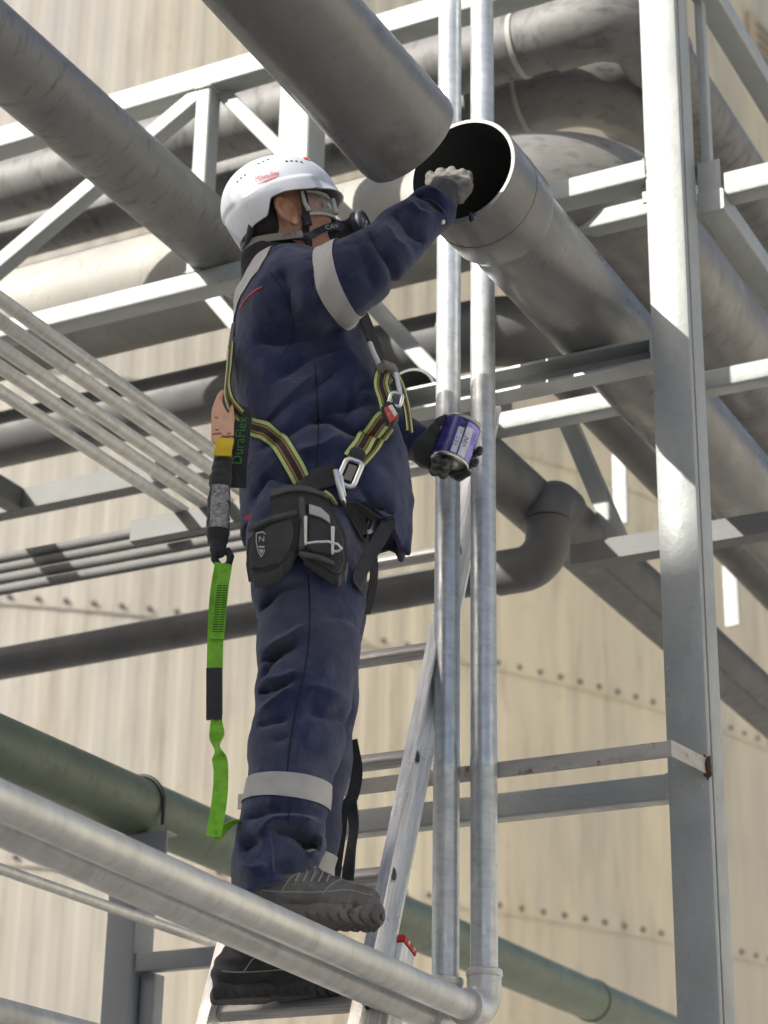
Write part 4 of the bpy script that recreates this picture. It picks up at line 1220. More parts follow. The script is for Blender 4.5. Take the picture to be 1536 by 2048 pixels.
# sleeve band
ua = V3(EL_R) - V3(SH_R); ua /= np.linalg.norm(ua)
b0, b1 = (-0.1578, 4.0000, 3.8061), (-0.1093, 3.9900, 3.8186)
dl = dist_line(SH_R, EL_R)
patch('reflective_band', jacket, [(b0, -(ua + V3((0, 0, -0.08)))), (b1, ua + V3((0, 0, -0.08)))], lambda p: dl(p) < 0.112, M['reflect'], jacket)
# trouser bands
patch('reflective_band', trousers, [((-0.2164, 4.0900, 2.7217), (0.06, 0, 1)), ((-0.2147, 4.0900, 2.6745), (-0.06, 0, -1)), ((0, 4.185, 0), (0, 1, 0))], lambda p: True, M['reflect'], trousers)
patch('reflective_band', trousers, [((-0.1909, 4.3000, 2.6239), (0.0, 0, 1)), ((-0.1891, 4.3000, 2.5652), (0, 0, -1)), ((0, 4.21, 0), (0, -1, 0))], lambda p: True, M['reflect'], trousers)
# back yoke
YK = patch('reflective_yoke', jacket, [((-0.3012, 4.1000, 3.8817), (0.96, 0, -0.27)), ((-0.3325, 4.1000, 3.8334), (0.54, 0, -0.84))], lambda p: p.z > 3.75 and p.z < 3.965, M['reflect'], jacket)

def spline(pts, n):
    P = [Vector(p) for p in pts]
    P = [P[0] * 2 - P[1]] + P + [P[-1] * 2 - P[-2]]
    out = []
    m = len(P) - 3
    for i in range(n + 1):
        u = i / n * m
        k = min(int(u), m - 1); t = u - k
        a, b, c, d = P[k:k + 4]
        out.append(0.5 * ((2 * b) + (c - a) * t + (2 * a - 5 * b + 4 * c - d) * t * t + (3 * b - a - 3 * c + d) * t ** 3))
    return out

def ribbon(name, pts, width, mat, parent, bvh=None, off=0.004, thick=0.0026, n=40, up=None, twist=None, nrm_in=None, push=0.0):
    """flat strap through world points; snapped to a surface when bvh is given"""
    P = spline(pts, n)
    N = []
    Q2 = []
    cam_dir = -FWD
    for p in P:
        if bvh is not None:
            best = None
            for b in (bvh if isinstance(bvh, (list, tuple)) else [bvh]):
                hit = b.ray_cast(p + cam_dir * 0.25, -cam_dir, 0.6)
                if hit[0] is None:
                    hit = b.find_nearest(p)
                if hit[0] is not None and (best is None or (hit[0] - p).length < (best[0] - p).length):
                    best = hit
            loc, nv = best[0], best[1]
            N.append(Vector(nv)); Q2.append(loc)
        else:
            N.append(Vector(nrm_in or cam_dir)); Q2.append(p)
    for _ in range(4):                                            # calm the normals and the path
        N = [(N[max(i - 1, 0)] + N[i] * 2 + N[min(i + 1, n)]).normalized() for i in range(n + 1)]
        if bvh is not None:
            Q2 = [Q2[0]] + [(Q2[i - 1] + Q2[i] * 2 + Q2[i + 1]) / 4 for i in range(1, n)] + [Q2[n]]
    vs, fs = [], []
    for i in range(n + 1):
        t = (Q2[min(i + 1, n)] - Q2[max(i - 1, 0)]).normalized()
        nv = N[i]
        if twist:
            nv = Matrix.Rotation(twist(i / n), 3, t) @ nv
        nv = (nv - t * nv.dot(t)).normalized()
        s = t.cross(nv).normalized() * (width / 2)
        c = Q2[i] + nv * off
        for d, o in ((-s, 0), (s, 0), (s, thick), (-s, thick)):
            vs.append(c + d + nv * o)
    for i in range(n):
        for k in range(4):
            l = (k + 1) % 4
            fs.append((i * 4 + k, i * 4 + l, i * 4 + 4 + l, i * 4 + 4 + k))
    fs.append((3, 2, 1, 0)); fs.append((n * 4, n * 4 + 1, n * 4 + 2, n * 4 + 3))
    c0 = vs[0].copy()
    bmr = bmesh.new()
    bv = [bmr.verts.new(v - c0) for v in vs]
    uvl = bmr.loops.layers.uv.new('strap')
    U = (0.0, 1.0, 1.0, 0.0)
    for f in fs:
        fc = bmr.faces.new([bv[i] for i in f])
        for lp_, i in zip(fc.loops, f):
            lp_[uvl].uv = (U[i % 4], (i // 4) / n)
    me = bm_mesh(bmr, True, R_(40))
    return link(name, me, mat, parent, Matrix.Translation(c0))

def SQ(*ps):
    return [sq(p) for p in ps]

# seams
def seam(name, pts, bv, mat, parent, r=0.0016, n=40, off=0.0005):
    P = spline(pts, n)
    out = []
    for p in P:
        h = bv.ray_cast(p - FWD * 0.3, FWD, 0.8)
        if h[0] is None: h = bv.find_nearest(p)
        out.append(h[0] + Vector(h[1]) * off)
    return tube(name, out, r, mat, parent, 6)
seam('seam', SQ((-0.1807, 4.0000, 3.1339), (-0.1737, 4.0000, 3.0366), (-0.1799, 4.0000, 2.9408), (-0.1936, 4.0000, 2.8673), (-0.2047, 4.0000, 2.7845), (-0.2108, 4.0000, 2.7011)), BT, M['seam_dark'], trousers)
seam('seam', SQ((-0.2029, 4.0000, 2.6410), (-0.2042, 4.0000, 2.6231)), BT, M['seam_dark'], trousers)
seam('seam', SQ((-0.2424, 4.0000, 2.6026), (-0.2331, 4.0000, 2.5633), (-0.2296, 4.0000, 2.5193)), BT, M['thread'], trousers)
seam('seam', SQ((-0.1828, 4.0000, 3.6243), (-0.1748, 4.0000, 3.5299), (-0.1700, 4.0000, 3.4370), (-0.1740, 4.0000, 3.3569)), BJ, M['seam_dark'], jacket)
seam('seam', SQ((-0.2833, 4.0000, 3.8349), (-0.2431, 4.0000, 3.7680), (-0.2299, 4.0000, 3.6954), (-0.2496, 4.0000, 3.6471)), BJ, M['seam_dark'], jacket, 0.001)
seam('seam', SQ((-0.0596, 4.0000, 3.2540), (-0.0240, 4.0000, 3.2201), (0.0134, 4.0000, 3.1853)), BJ, M['thread'], jacket, 0.0012)
seam('red_piping', SQ((-0.3516, 4.0000, 3.7589), (-0.3393, 4.0000, 3.7738), (-0.3205, 4.0000, 3.7887), (-0.2993, 4.0000, 3.7989)), BJ, M['red'], jacket, 0.0025)
# cuff hem and its button on the raised sleeve
seam('seam', SQ((0.0445, 3.9000, 3.9764), (0.0714, 3.9000, 3.9669), (0.0952, 3.9000, 3.9375), (0.0995, 3.9000, 3.9178)), BJ, M['thread'], jacket, 0.0016)
h = BJ.ray_cast(sq((0.0888, 3.9000, 3.9201)) - FWD * 0.3, FWD, 0.8)
if h[0]:
    link('button', lathe_mesh([(0.0, 0.004), (0.004, 0.004), (0.0055, 0.002), (0.0055, 0.0)], 16), M['white_strap'], jacket, Matrix.Translation(h[0]) @ Vector(h[1]).to_track_quat('Z', 'Y').to_matrix().to_4x4())

# ---- head frame
HC = V3((-0.2681, 4.2000, 4.0847))
yaw, tilt = R_(13), R_(19)
HF = V3((math.cos(yaw) * math.cos(tilt), math.sin(yaw) * math.cos(tilt), math.sin(tilt)))
HR = V3((math.sin(yaw), -math.cos(yaw), 0))
HU = V3((-math.cos(yaw) * math.sin(tilt), -math.sin(yaw) * math.sin(tilt), math.cos(tilt)))
def hd(f, r, u):
    return tuple(HC + HF * f + HR * r + HU * u)
AXH = (HF, HR, HU)
B = Field(HC - 0.17, HC + 0.17, 0.0023)
B.ell(hd(-0.012, 0, 0.032), AXH, (0.098, 0.076, 0.10), 0.02)
B.ell(hd(0.030, 0, -0.035), AXH, (0.062, 0.064, 0.075), 0.04)
B.cone(hd(0.0, 0.045, -0.05), hd(0.062, 0.018, -0.095), 0.024, 0.020, 0.03)
B.cone(hd(0.0, -0.045, -0.05), hd(0.062, -0.018, -0.095), 0.024, 0.020, 0.03)
B.cone(hd(0.072, 0.008, -0.098), hd(0.072, -0.008, -0.098), 0.018, 0.018, 0.02)
B.cone(hd(0.092, 0, 0.002), hd(0.108, 0, -0.038), 0.008, 0.013, 0.014)          # nose
B.cone(hd(0.082, 0.03, 0.018), hd(0.082, -0.03, 0.018), 0.012, 0.012, 0.02)      # brow
for sgn in (1, -1):
    B.ell(hd(0.075, sgn * 0.032, -0.002), AXH, (0.014, 0.016, 0.011), 0.012, 's')  # eye socket
    B.ell(hd(0.070, sgn * 0.032, -0.002), AXH, (0.012, 0.012, 0.012), 0.003)      # eyeball
    B.ell(hd(0.066, sgn * 0.040, -0.034), AXH, (0.024, 0.022, 0.02), 0.02)        # cheek
    # ear: helix ring, lobe, concha
    ring = [hd(-0.020 + 0.019 * math.cos(t) - 0.006 * math.sin(t), sgn * (0.076 + 0.010 * (1 - math.cos(t)) * 0.5), -0.014 + 0.031 * math.sin(t)) for t in np.linspace(-1.2, 4.1, 14)]
    for a, b in zip(ring[:-1], ring[1:]):
        B.cone(a, b, 0.0048, 0.0048, 0.004)
    B.ell(hd(-0.020, sgn * 0.076, -0.014), AXH, (0.016, 0.006, 0.028), 0.006)
    B.ell(hd(-0.008, sgn * 0.083, -0.048), AXH, (0.009, 0.005, 0.010), 0.006)
    B.ell(hd(-0.012, sgn * 0.086, -0.018), AXH, (0.011, 0.011, 0.017), 0.003, 's')
B.cone(hd(0.094, 0.016, -0.066), hd(0.094, -0.016, -0.066), 0.007, 0.007, 0.008)   # lips
B.chain([(hd(-0.03, 0, -0.03), 0.058), ((-0.2594, 4.2100, 3.9854), 0.058)], 0.03)
hv, hf = B.mesh(); hv = smooth_np(hv, hf, 1)
BB = Field((-0.42, 3.75, 2.40), (0.25, 4.68, 4.10), 0.012)                     # body inside the clothes
BB.loft([(z, l + 0.065, (r - 0.065) if z > 3.45 else -0.135, q_, max(b_ - 0.07, 0.03)) for z, l, r, q_, b_ in secs if z < 3.87], 0.04)
BB.chain([((-0.2576, 4.2100, 3.9334), 0.06), ((-0.2635, 4.2100, 4.0050), 0.056)], 0.03)
for ch in (LEG_R, LEG_L):
    BB.chain([(p_, r_ - 0.052) for p_, r_ in ch], 0.03)
BB.chain([(SH_R, 0.05), (EL_R, 0.034), (WR_R, 0.028)], 0.02)
BB.chain([(SH_L, 0.06), (EL_L, 0.044), (WR_L, 0.032)], 0.03)
bv, bf = BB.mesh()
body = sq_obj('body', np.concatenate([hv, bv]), np.concatenate([hf, bf + len(hv)]), M['skin'], person)
# hair and dark neck warmer
H = Field(HC - 0.19, HC + 0.17, 0.003)
H.ell(hd(-0.022, 0, 0.030), AXH, (0.096, 0.081, 0.104), 0.01)
H.ell(hd(-0.062, 0, -0.025), AXH, (0.048, 0.064, 0.060), 0.03)
H.disp(wrinkle(31, 160, 0.0012, (1, 1, 0.5)))
H.rbox(hd(0.062, 0, -0.06), AXH, (0.10, 0.12, 0.10), 0.01, 0.006, 's')          # face side stays bare
H.ell(hd(-0.012, 0.080, -0.020), AXH, (0.026, 0.014, 0.040), 0.006, 's')
H.ell(hd(-0.012, -0.080, -0.020), AXH, (0.026, 0.014, 0.040), 0.006, 's')
field_obj('hair', H, M['hair'], person, 1)
N_ = Field((-0.40, 4.05, 3.85), (0.02, 4.40, 4.12), 0.004)
N_.chain([((-0.2831, 4.2000, 3.9274), 0.082), ((-0.2905, 4.2000, 3.9727), 0.072), ((-0.2941, 4.2000, 4.0092), 0.066)], 0.02)
N_.disp(wrinkle(32, 70, 0.002, (0.4, 0.4, 2.0)))
cutplane(N_, hd(-0.045, 0, -0.060), tuple(HU * 1.0 + HF * 0.55), N_.lo, [a[-1] for a in N_.ax])
field_obj('neck_warmer', N_, M['neck'], person, 1)

# ---- gloves
G = Field((-0.05, 3.86, 3.92), (0.16, 4.16, 4.20), 0.0024)
K = []
palm = (0.0984, 4.0000, 4.0586)
G.rbox(palm, ((0.98, 0.1, 0.18), (0, 1, -0.15), (-0.18, 0.15, 0.98)), (0.043, 0.020, 0.036), 0.018, 0.01)
for i, (k0, L_) in enumerate((((0.0618, 4.0000, 4.0837), 0.9), ((0.0839, 4.0000, 4.0931), 1.0), ((0.1082, 4.0000, 4.0961), 1.05), ((0.1326, 4.0000, 4.0900), 0.95))):
    k0 = V3(k0)
    k1 = k0 + V3((0.004, 0.030, 0.004)) * L_
    k2 = k1 + V3((0.004, 0.016, -0.024)) * L_
    k3 = k2 + V3((-0.002, -0.014, -0.016)) * L_
    G.chain([(tuple(k0 + V3((0, 0.004, -0.012))), 0.012), (tuple(k0), 0.0118), (tuple(k1), 0.0108), (tuple(k2), 0.0100), (tuple(k3), 0.0092)], 0.006)
G.chain([((0.1258, 3.9900, 4.0236), 0.014), ((0.1409, 3.9850, 4.0501), 0.0135), ((0.1440, 4.0100, 4.0887), 0.011), ((0.1336, 4.0300, 4.1061), 0.009)], 0.012)
G.chain([((0.0841, 3.9950, 4.0222), 0.030), ((0.0952, 4.0000, 4.0458), 0.033)], 0.012, flat=((0, 1, 0), 0.8))
G.disp(wrinkle(41, 130, 0.0016))
glove_r = field_obj('glove', G, M['glove_grey'], person, 1)
glove_r['label'] = 'dirty grey glove reaching into the open pipe'
CF = Field((-0.07, 3.88, 3.90), (0.12, 4.12, 4.12), 0.003)
cdir = V3((0.0952, 4.0000, 4.0432)) - V3((0.0752, 3.9850, 4.0058)); cdir /= np.linalg.norm(cdir)
CF.cone((0.0709, 3.9850, 4.0007), (0.0930, 4.0000, 4.0381), 0.0415, 0.0385, 0.01)
CF.disp(lambda X, Y, Z: 0.0012 * np.sin((X * cdir[0] + Y * cdir[1] + Z * cdir[2]) * 900))
cutplane(CF, (0.1029, 4.0000, 4.0510), cdir, CF.lo, [a[-1] for a in CF.ax])
field_obj('knit_cuff', CF, M['glove_dark'], glove_r, 0)

# can: axis leaning to the right, resting in the left hand
can_c = V3((0.1330, 4.4250, 3.6298))
tiltc = R_(17)
CAX = V3((math.sin(tiltc), 0.06, math.cos(tiltc))); CAX /= np.linalg.norm(CAX)
CSX = np.cross(V3((0, 1, 0)), CAX); CSX /= np.linalg.norm(CSX)
CQX = np.cross(CAX, CSX)
def cn(s_, q_, a_):
    return tuple(can_c + CSX * s_ + CQX * q_ + CAX * a_)
CR, CHH = 0.0445, 0.054
G = Field(can_c - V3((0.16, 0.10, 0.13)), can_c + V3((0.10, 0.12, 0.10)), 0.0024)
G.ell(cn(-0.040, 0.030, -0.005), (CSX, CQX, CAX), (0.026, 0.030, 0.046), 0.02)
G.ell(cn(-0.058, 0.020, -0.030), (CSX, CQX, CAX), (0.030, 0.026, 0.040), 0.02)
# index and middle wrap behind, tips show at the right
for a_, ext in ((0.012, 0.0), (-0.020, 0.004)):
    G.chain([(cn(-0.040, 0.045, a_), 0.0125), (cn(-0.005, 0.062, a_), 0.0115), (cn(0.035, 0.050, a_ - 0.004), 0.0105), (cn(0.054, 0.020 - ext, a_ - 0.006), 0.0095), (cn(0.056, 0.004, a_ - 0.008), 0.009)], 0.006)
# ring and little finger support the base
for s_, dq in ((-0.030, 0.0), (-0.008, 0.004)):
    G.chain([(cn(s_ - 0.008, 0.042, -0.052), 0.013), (cn(s_, 0.030, -0.070), 0.0115), (cn(s_ + 0.003, 0.004, -0.070), 0.0112), (cn(s_ + 0.004, -0.024, -0.068), 0.0105), (cn(s_ + 0.002, -0.036, -0.078), 0.0100)], 0.006)
G.chain([(cn(0.012, 0.045, -0.055), 0.012), (cn(0.030, 0.026, -0.068), 0.0105), (cn(0.046, 0.006, -0.064), 0.0095)], 0.006)
# thumb along the near left side
G.chain([(cn(-0.062, 0.006, -0.022), 0.017), (cn(-0.058, -0.008, 0.012), 0.0135), (cn(-0.050, -0.014, 0.034), 0.0115), (cn(-0.042, -0.012, 0.050), 0.0098)], 0.010)
G.chain([(WR_L, 0.040), (cn(-0.070, 0.020, -0.028), 0.034)], 0.02)
G.disp(wrinkle(42, 120, 0.0013))
def can_hole(X, Y, Z):
    dx, dy, dz = X - can_c[0], Y - can_c[1], Z - can_c[2]
    a_ = dx * CAX[0] + dy * CAX[1] + dz * CAX[2]
    r_ = np.sqrt(np.maximum(dx * dx + dy * dy + dz * dz - a_ * a_, 0))
    return np.maximum(r_ - (CR + 0.002), np.abs(a_) - (CHH + 0.002))
G.put(can_hole, can_c - 0.08, can_c + 0.08, 0.002, 's')
glove_l = field_obj('glove', G, M['glove_dark'], person, 1)
glove_l['label'] = 'charcoal knit glove holding the paint can'

# ---- boots
def boot(name, heel, toe, mat, solemat, label, shaft, lace=True, pitch_up=(0, 0, 1), h=0.0035):
    heel, toe = V3(heel), V3(toe)
    D = toe - heel; L = np.linalg.norm(D); D /= L
    Wd = np.cross(V3(pitch_up), D); Wd /= np.linalg.norm(Wd)           # to the wearer's left
    Up = np.cross(D, Wd)
    P = lambda d, w, u: tuple(heel + D * d * L + Wd * w * 0.92 + Up * u * 0.86)
    F_ = Field(np.minimum(heel, toe) - 0.10, np.maximum(heel, toe) + V3((0.10, 0.10, 0.17)), h)
    ax = (D, Wd, Up)
    F_.ell(P(0.14, 0, 0.055), ax, (0.045, 0.040, 0.050), 0.02)
    F_.cone(P(0.16, 0, 0.055), P(0.55, 0, 0.052), 0.043, 0.042, 0.03)
    F_.cone(P(0.50, 0, 0.050), P(0.84, -0.004, 0.050), 0.047, 0.043, 0.03, flat=(Up, 0.78))
    F_.ell(P(0.85, 0, 0.050), ax, (0.047, 0.046, 0.035), 0.02)
    F_.cone(P(0.20, 0, 0.07), tuple(V3(shaft)), 0.052, 0.056, 0.03)
    F_.cone(P(0.30, 0, 0.09), P(0.62, 0, 0.062), 0.040, 0.036, 0.03)
    # piping lines / panels
    F_.disp(lambda X, Y, Z: 0.0014 * np.sin(((X - heel[0]) * Up[0] + (Y - heel[1]) * Up[1] + (Z - heel[2]) * Up[2]) * 210 + 3.0 * np.sin(((X - heel[0]) * D[0] + (Y - heel[1]) * D[1]) * 22)))
    F_.disp(wrinkle(51, 90, 0.0016))
    cutplane(F_, P(0, 0, 0.020), -Up, F_.lo, [a[-1] for a in F_.ax])
    b_ = field_obj(name, F_, mat, person, 1)
    b_['label'] = label
    # sole: outline swept, with cleats
    S_ = Field(np.minimum(heel, toe) - 0.08, np.maximum(heel, toe) + V3((0.08, 0.08, 0.09)), 0.0025)
    S_.rbox(P(0.16, 0, 0.014), ax, (0.058, 0.046, 0.020), 0.016, 0.01)
    S_.rbox(P(0.45, 0, 0.016), ax, (0.085, 0.043, 0.014), 0.012, 0.02)
    S_.rbox(P(0.75, 0, 0.017), ax, (0.075, 0.053, 0.021), 0.018, 0.02)
    S_.rbox(P(0.92, 0, 0.026), ax, (0.030, 0.042, 0.024), 0.018, 0.015)
    def tread(X, Y, Z):
        d = (X - heel[0]) * D[0] + (Y - heel[1]) * D[1] + (Z - heel[2]) * D[2]
        u = (X - heel[0]) * Up[0] + (Y - heel[1]) * Up[1] + (Z - heel[2]) * Up[2]
        w = (X - heel[0]) * Wd[0] + (Y - heel[1]) * Wd[1] + (Z - heel[2]) * Wd[2]
        g_ = 1 - np.clip((np.abs(np.sin(d * 150 + 1.1 * np.sin(w * 90) + 0.8 * np.sin(u * 160))) - 0.16) * 5, 0, 1)
        return g_ * 0.0065 * (0.6 * np.clip((0.014 - u) / 0.006, 0, 1) + 0.6 * np.clip((0.034 - u) / 0.006, 0, 1) * np.clip((d / L - 0.55) * 5, 0, 1))
    S_.disp(tread)
    sl_, g_ = S_.sub(S_.lo, [a[-1] for a in S_.ax])
    u_ = (g_[0] - heel[0]) * Up[0] + (g_[1] - heel[1]) * Up[1] + (g_[2] - heel[2]) * Up[2]
    S_.f = np.maximum(S_.f, (-0.004 - u_)).astype(np.float32)
    field_obj('sole', S_, solemat, b_, 1)
    bvb = bvh_of(b_)
    seam('piping', SQ(P(0.02, -0.06, 0.055), P(0.2, -0.07, 0.050), P(0.45, -0.07, 0.052), P(0.72, -0.07, 0.060), P(0.95, -0.05, 0.058)), bvb, M['lace'], b_, 0.0014, 40, 0.0004)
    seam('piping', SQ(P(0.52, -0.07, 0.050), P(0.60, -0.06, 0.075), P(0.70, -0.03, 0.098)), bvb, M['lace'], b_, 0.0014, 20, 0.0004)
    seam('piping', SQ(P(0.18, -0.07, 0.052), P(0.26, -0.07, 0.085), P(0.40, -0.06, 0.105)), bvb, M['lace'], b_, 0.0014, 20, 0.0004)
    if lace:
        for i in range(5):
            t = 0.34 + 0.065 * i
            seam('lace', SQ(P(t + 0.02, -0.030, 0.12), P(t, -0.012, 0.13), P(t + 0.03, 0.012, 0.13), P(t + 0.01, 0.03, 0.12)), bvb, M['lace'], b_, 0.0024, 10, 0.001)
    return b_
boot('boot', (-0.2664, 4.0750, 2.4425), (-0.0351, 4.1150, 2.4428), M['boot'], M['sole'], 'dusty grey boot standing on the twin pipes', (-0.2200, 4.0900, 2.5403), True)
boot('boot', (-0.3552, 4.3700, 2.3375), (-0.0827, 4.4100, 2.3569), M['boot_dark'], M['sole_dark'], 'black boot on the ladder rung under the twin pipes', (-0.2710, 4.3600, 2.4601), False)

# ------------------------------------------------------------------ lettering
def text_verts(txt, size, shear=0.0, extrude=0.0004):
    cu = bpy.data.curves.new('txt', 'FONT')
    cu.body = txt; cu.size = size; cu.shear = shear; cu.align_x = 'CENTER'; cu.align_y = 'CENTER'
    cu.resolution_u = 3
    o = bpy.data.objects.new('txt', cu)
    scene.collection.objects.link(o)
    dg = bpy.context.evaluated_depsgraph_get()
    me = bpy.data.meshes.new_from_object(o.evaluated_get(dg))
    bm = bmesh.new(); bm.from_mesh(me)
    bmesh.ops.remove_doubles(bm, verts=bm.verts[:], dist=1e-6)
    bmesh.ops.triangulate(bm, faces=bm.faces[:])
    bpy.data.objects.remove(o); bpy.data.curves.remove(cu); bpy.data.meshes.remove(me)
    return bm

def decal(name, bm, origin, u, v, bvh, mat, parent, off=0.0008, reach=0.06):
    """press flat lettering (in x, y) onto a surface seen along the normal u x v"""
    u, v = Vector(u).normalized(), Vector(v).normalized()
    nrm = u.cross(v).normalized()
    for vt in bm.verts:
        p = Vector(origin) + u * vt.co.x + v * vt.co.y
        if bvh is not None:
            h = bvh.ray_cast(p + nrm * reach, -nrm, reach * 2.5)
            if h[0] is not None:
                p = h[0] + nrm * off
        else:
            p = p + nrm * off
        vt.co = p
    c = sum((x.co for x in bm.verts), Vector()) / len(bm.verts)
    for x in bm.verts: x.co -= c
    me = bpy.data.meshes.new('mesh'); bm.to_mesh(me); bm.free()
    return link(name, me, mat, parent, Matrix.Translation(c))

def rect_bm(polys, sub=6):
    bm = bmesh.new()
    for P in polys:
        f = bm.faces.new([bm.verts.new((x, y, 0)) for x, y in P])
    bmesh.ops.subdivide_edges(bm, edges=bm.edges[:], cuts=sub, use_grid_fill=True)
    bmesh.ops.triangulate(bm, faces=bm.faces[:])
    return bm

hdw = lambda f, r, u: sq(hd(f, r, u))
HFw, HRw, HUw = [(ER * v[0] + EF * v[1] + Vector((0, 0, v[2]))) for v in (HF, HR, HU)]

# ------------------------------------------------------------------ helmet
helm = empty('safety_helmet', hdw(0, 0, 0.02), 'white scuffed safety helmet with red script logo on the worker head', 'helmet')
def shell_pt(phi, v, inner=0.0):
    """phi 0 = front, 90 = right side; v 0 = rim, 1 = crown"""
    a = abs(((phi + math.pi) % (2 * math.pi)) - math.pi)          # 0 front .. pi back
    deg = math.degrees(a)
    rimu = np.interp(deg, [0, 40, 75, 100, 112, 122, 150, 180], [0.026, 0.020, 0.012, 0.014, 0.010, -0.026, -0.034, -0.036])
    top = 0.152
    u = rimu + (top - rimu) * math.sin(v * math.pi / 2) ** 0.9 if v > 0 else rimu
    w = max(0.0, (u - 0.022) / (top - 0.022))
    rad = (1 - min(w, 1.0) ** 2.25) ** (1 / 2.25)
    if u < 0.022: rad = 1.0 - 0.10 * (0.022 - u) / 0.05 * (deg > 100)
    A, Bw = 0.134, 0.113
    ex = 0.0
    f, r = math.cos(phi), math.sin(phi)
    # raised centre panel with its step, raised slot panel low on the side
    rr = Bw * rad * r
    step = 1 / (1 + math.exp((abs(rr) - 0.052) * 500))
    if w > 0.05: ex += 0.0060 * step * (1 / (1 + math.exp(-(w - 0.10) * 80)))
    lowline = 0.048 + 0.008 * math.cos(phi)
    side = 1 / (1 + math.exp(-(deg - 62) * 0.8)) * 1 / (1 + math.exp((deg - 146) * 0.8))
    ex += 0.0060 * side / (1 + math.exp((u - lowline) * 900))
    # short brow lip
    lip = max(0.0, 1 - v / 0.09) ** 1.5 * max(0.0, math.cos(min(a * 1.25, math.pi / 2)))
    ex += 0.016 * lip
    s = 1 - inner
    return hdw(-0.002 + (A * rad + ex) * f * s, (Bw * rad + ex) * r * s, u - 0.004 * lip - inner * 0.12 * (v ** 2))
nphi, nv = 128, 56
vs, fs = [], []
for inner in (0.0, 0.035):
    for j in range(nv + 1):
        for i in range(nphi):
            vs.append(shell_pt(2 * math.pi * i / nphi, (j / nv) * 0.9985, inner))
m1 = (nv + 1) * nphi
for base, fl in ((0, False), (m1, True)):
    for j in range(nv):
        for i in range(nphi):
            k = (i + 1) % nphi
            q_ = (base + j * nphi + i, base + j * nphi + k, base + (j + 1) * nphi + k, base + (j + 1) * nphi + i)
            fs.append(q_ if fl else q_[::-1])
    top = tuple(base + nv * nphi + i for i in range(nphi))
    fs.append(top[::-1] if fl is False else top)
for i in range(nphi):
    k = (i + 1) % nphi
    fs.append((i, k, m1 + k, m1 + i))
c = hdw(0, 0, 0.05)
bm = bmesh.new()
bvs = [bm.verts.new(v - c) for v in vs]
for f in fs: bm.faces.new([bvs[i] for i in f])
shell = link('shell', bm_mesh(bm, True, R_(50)), M['white_plastic'], helm, Matrix.Translation(c))
BH = bvh_of(shell)
def on_helm(f, u, name, w, h_, mat, rot=0.0, depth=0.004):
    p = hdw(f, 0.2, u)
    hit = BH.ray_cast(p, -HRw, 0.4)
    if hit[0] is None: return
    nrm = Vector(hit[1])
    z = nrm; x = (HFw - z * HFw.dot(z)).normalized(); y = z.cross(x)
    W = Matrix.Identity(4)
    for i in range(3): W[i][0], W[i][1], W[i][2], W[i][3] = x[i], y[i], z[i], hit[0][i]
    b = bmesh.new(); bmesh.ops.create_cube(b, size=1)
    for v in b.verts: v.co = Vector((v.co.x * w, v.co.y * h_, v.co.z * depth))
    bmesh.ops.bevel(b, geom=b.edges[:], offset=min(w, h_) * 0.2, segments=1, affect='EDGES')
    return link(name, bm_mesh(b), mat, helm, W @ Matrix.Rotation(rot, 4, 'Z'))
M['vent_grey'] = surf('grey_vent_slot', (0.10, 0.11, 0.13), rough=0.6)
for f, u in ((0.038, 0.098), (0.026, 0.099), (0.014, 0.099), (0.050, 0.095)):
    on_helm(f, u, 'vent', 0.0062, 0.0058, M['vent_grey'])
for f, u in ((-0.022, 0.118), (-0.034, 0.116), (-0.046, 0.113)):
    on_helm(f, u, 'vent', 0.006, 0.004, M['vent_grey'])
for f, u in ((-0.092, 0.091), (-0.101, 0.087), (-0.083, 0.094)):
    on_helm(f, u, 'vent', 0.0055, 0.0055, M['vent_grey'])
lg = text_verts('Milwaukee', 0.0175, 0.30)
for v in lg.verts:
    v.co.x *= 0.72; v.co.y *= 1.25
decal('logo', lg, hdw(-0.045, 0.11, 0.066), HFw * 1.0 - HUw * 0.02, HUw, BH, M['logo_red'], helm, 0.0006, 0.12)
bolt_bm = rect_bm([[(-0.026, -0.001), (0.026, 0.004), (0.012, -0.0005), (-0.005, -0.004)], ], 3)
decal('logo_bolt', bolt_bm, hdw(-0.045, 0.11, 0.054), HFw, HUw, BH, M['logo_red'], helm, 0.0006, 0.12)
on_helm(0.078, 0.121, 'front_logo', 0.016, 0.012, M['logo_red'], 0.2, 0.0015)

# chin strap of the helmet
ribbon('chin_strap', [hdw(0.030, 0.088, 0.020), hdw(0.026, 0.085, -0.015), hdw(0.018, 0.080, -0.050), hdw(0.012, 0.066, -0.080), hdw(0.03, 0.03, -0.115)], 0.017, M['black'], helm, None, 0.0, 0.003, 30, nrm_in=HRw)
bk_ = hdw(0.019, 0.083, -0.050)
W = Matrix.Identity(4)
for i in range(3): W[i][0], W[i][1], W[i][2], W[i][3] = HFw[i], HRw[i], HUw[i], bk_[i]
b = bmesh.new(); bmesh.ops.create_cube(b, size=1)
for v in b.verts: v.co = Vector((v.co.x * 0.020, v.co.y * 0.010, v.co.z * 0.032))
bmesh.ops.bevel(b, geom=b.edges[:], offset=0.003, segments=2, affect='EDGES')
link('strap_clip', bm_mesh(b), M['black_plastic'], helm, W)
# rear fit cradle under the helmet
tube('rear_cradle', [hdw(-0.085, 0.062, 0.005), hdw(-0.105, 0.050, -0.035), hdw(-0.112, 0.030, -0.052), hdw(-0.116, 0.0, -0.055)], 0.008, M['black_plastic'], helm, 10)

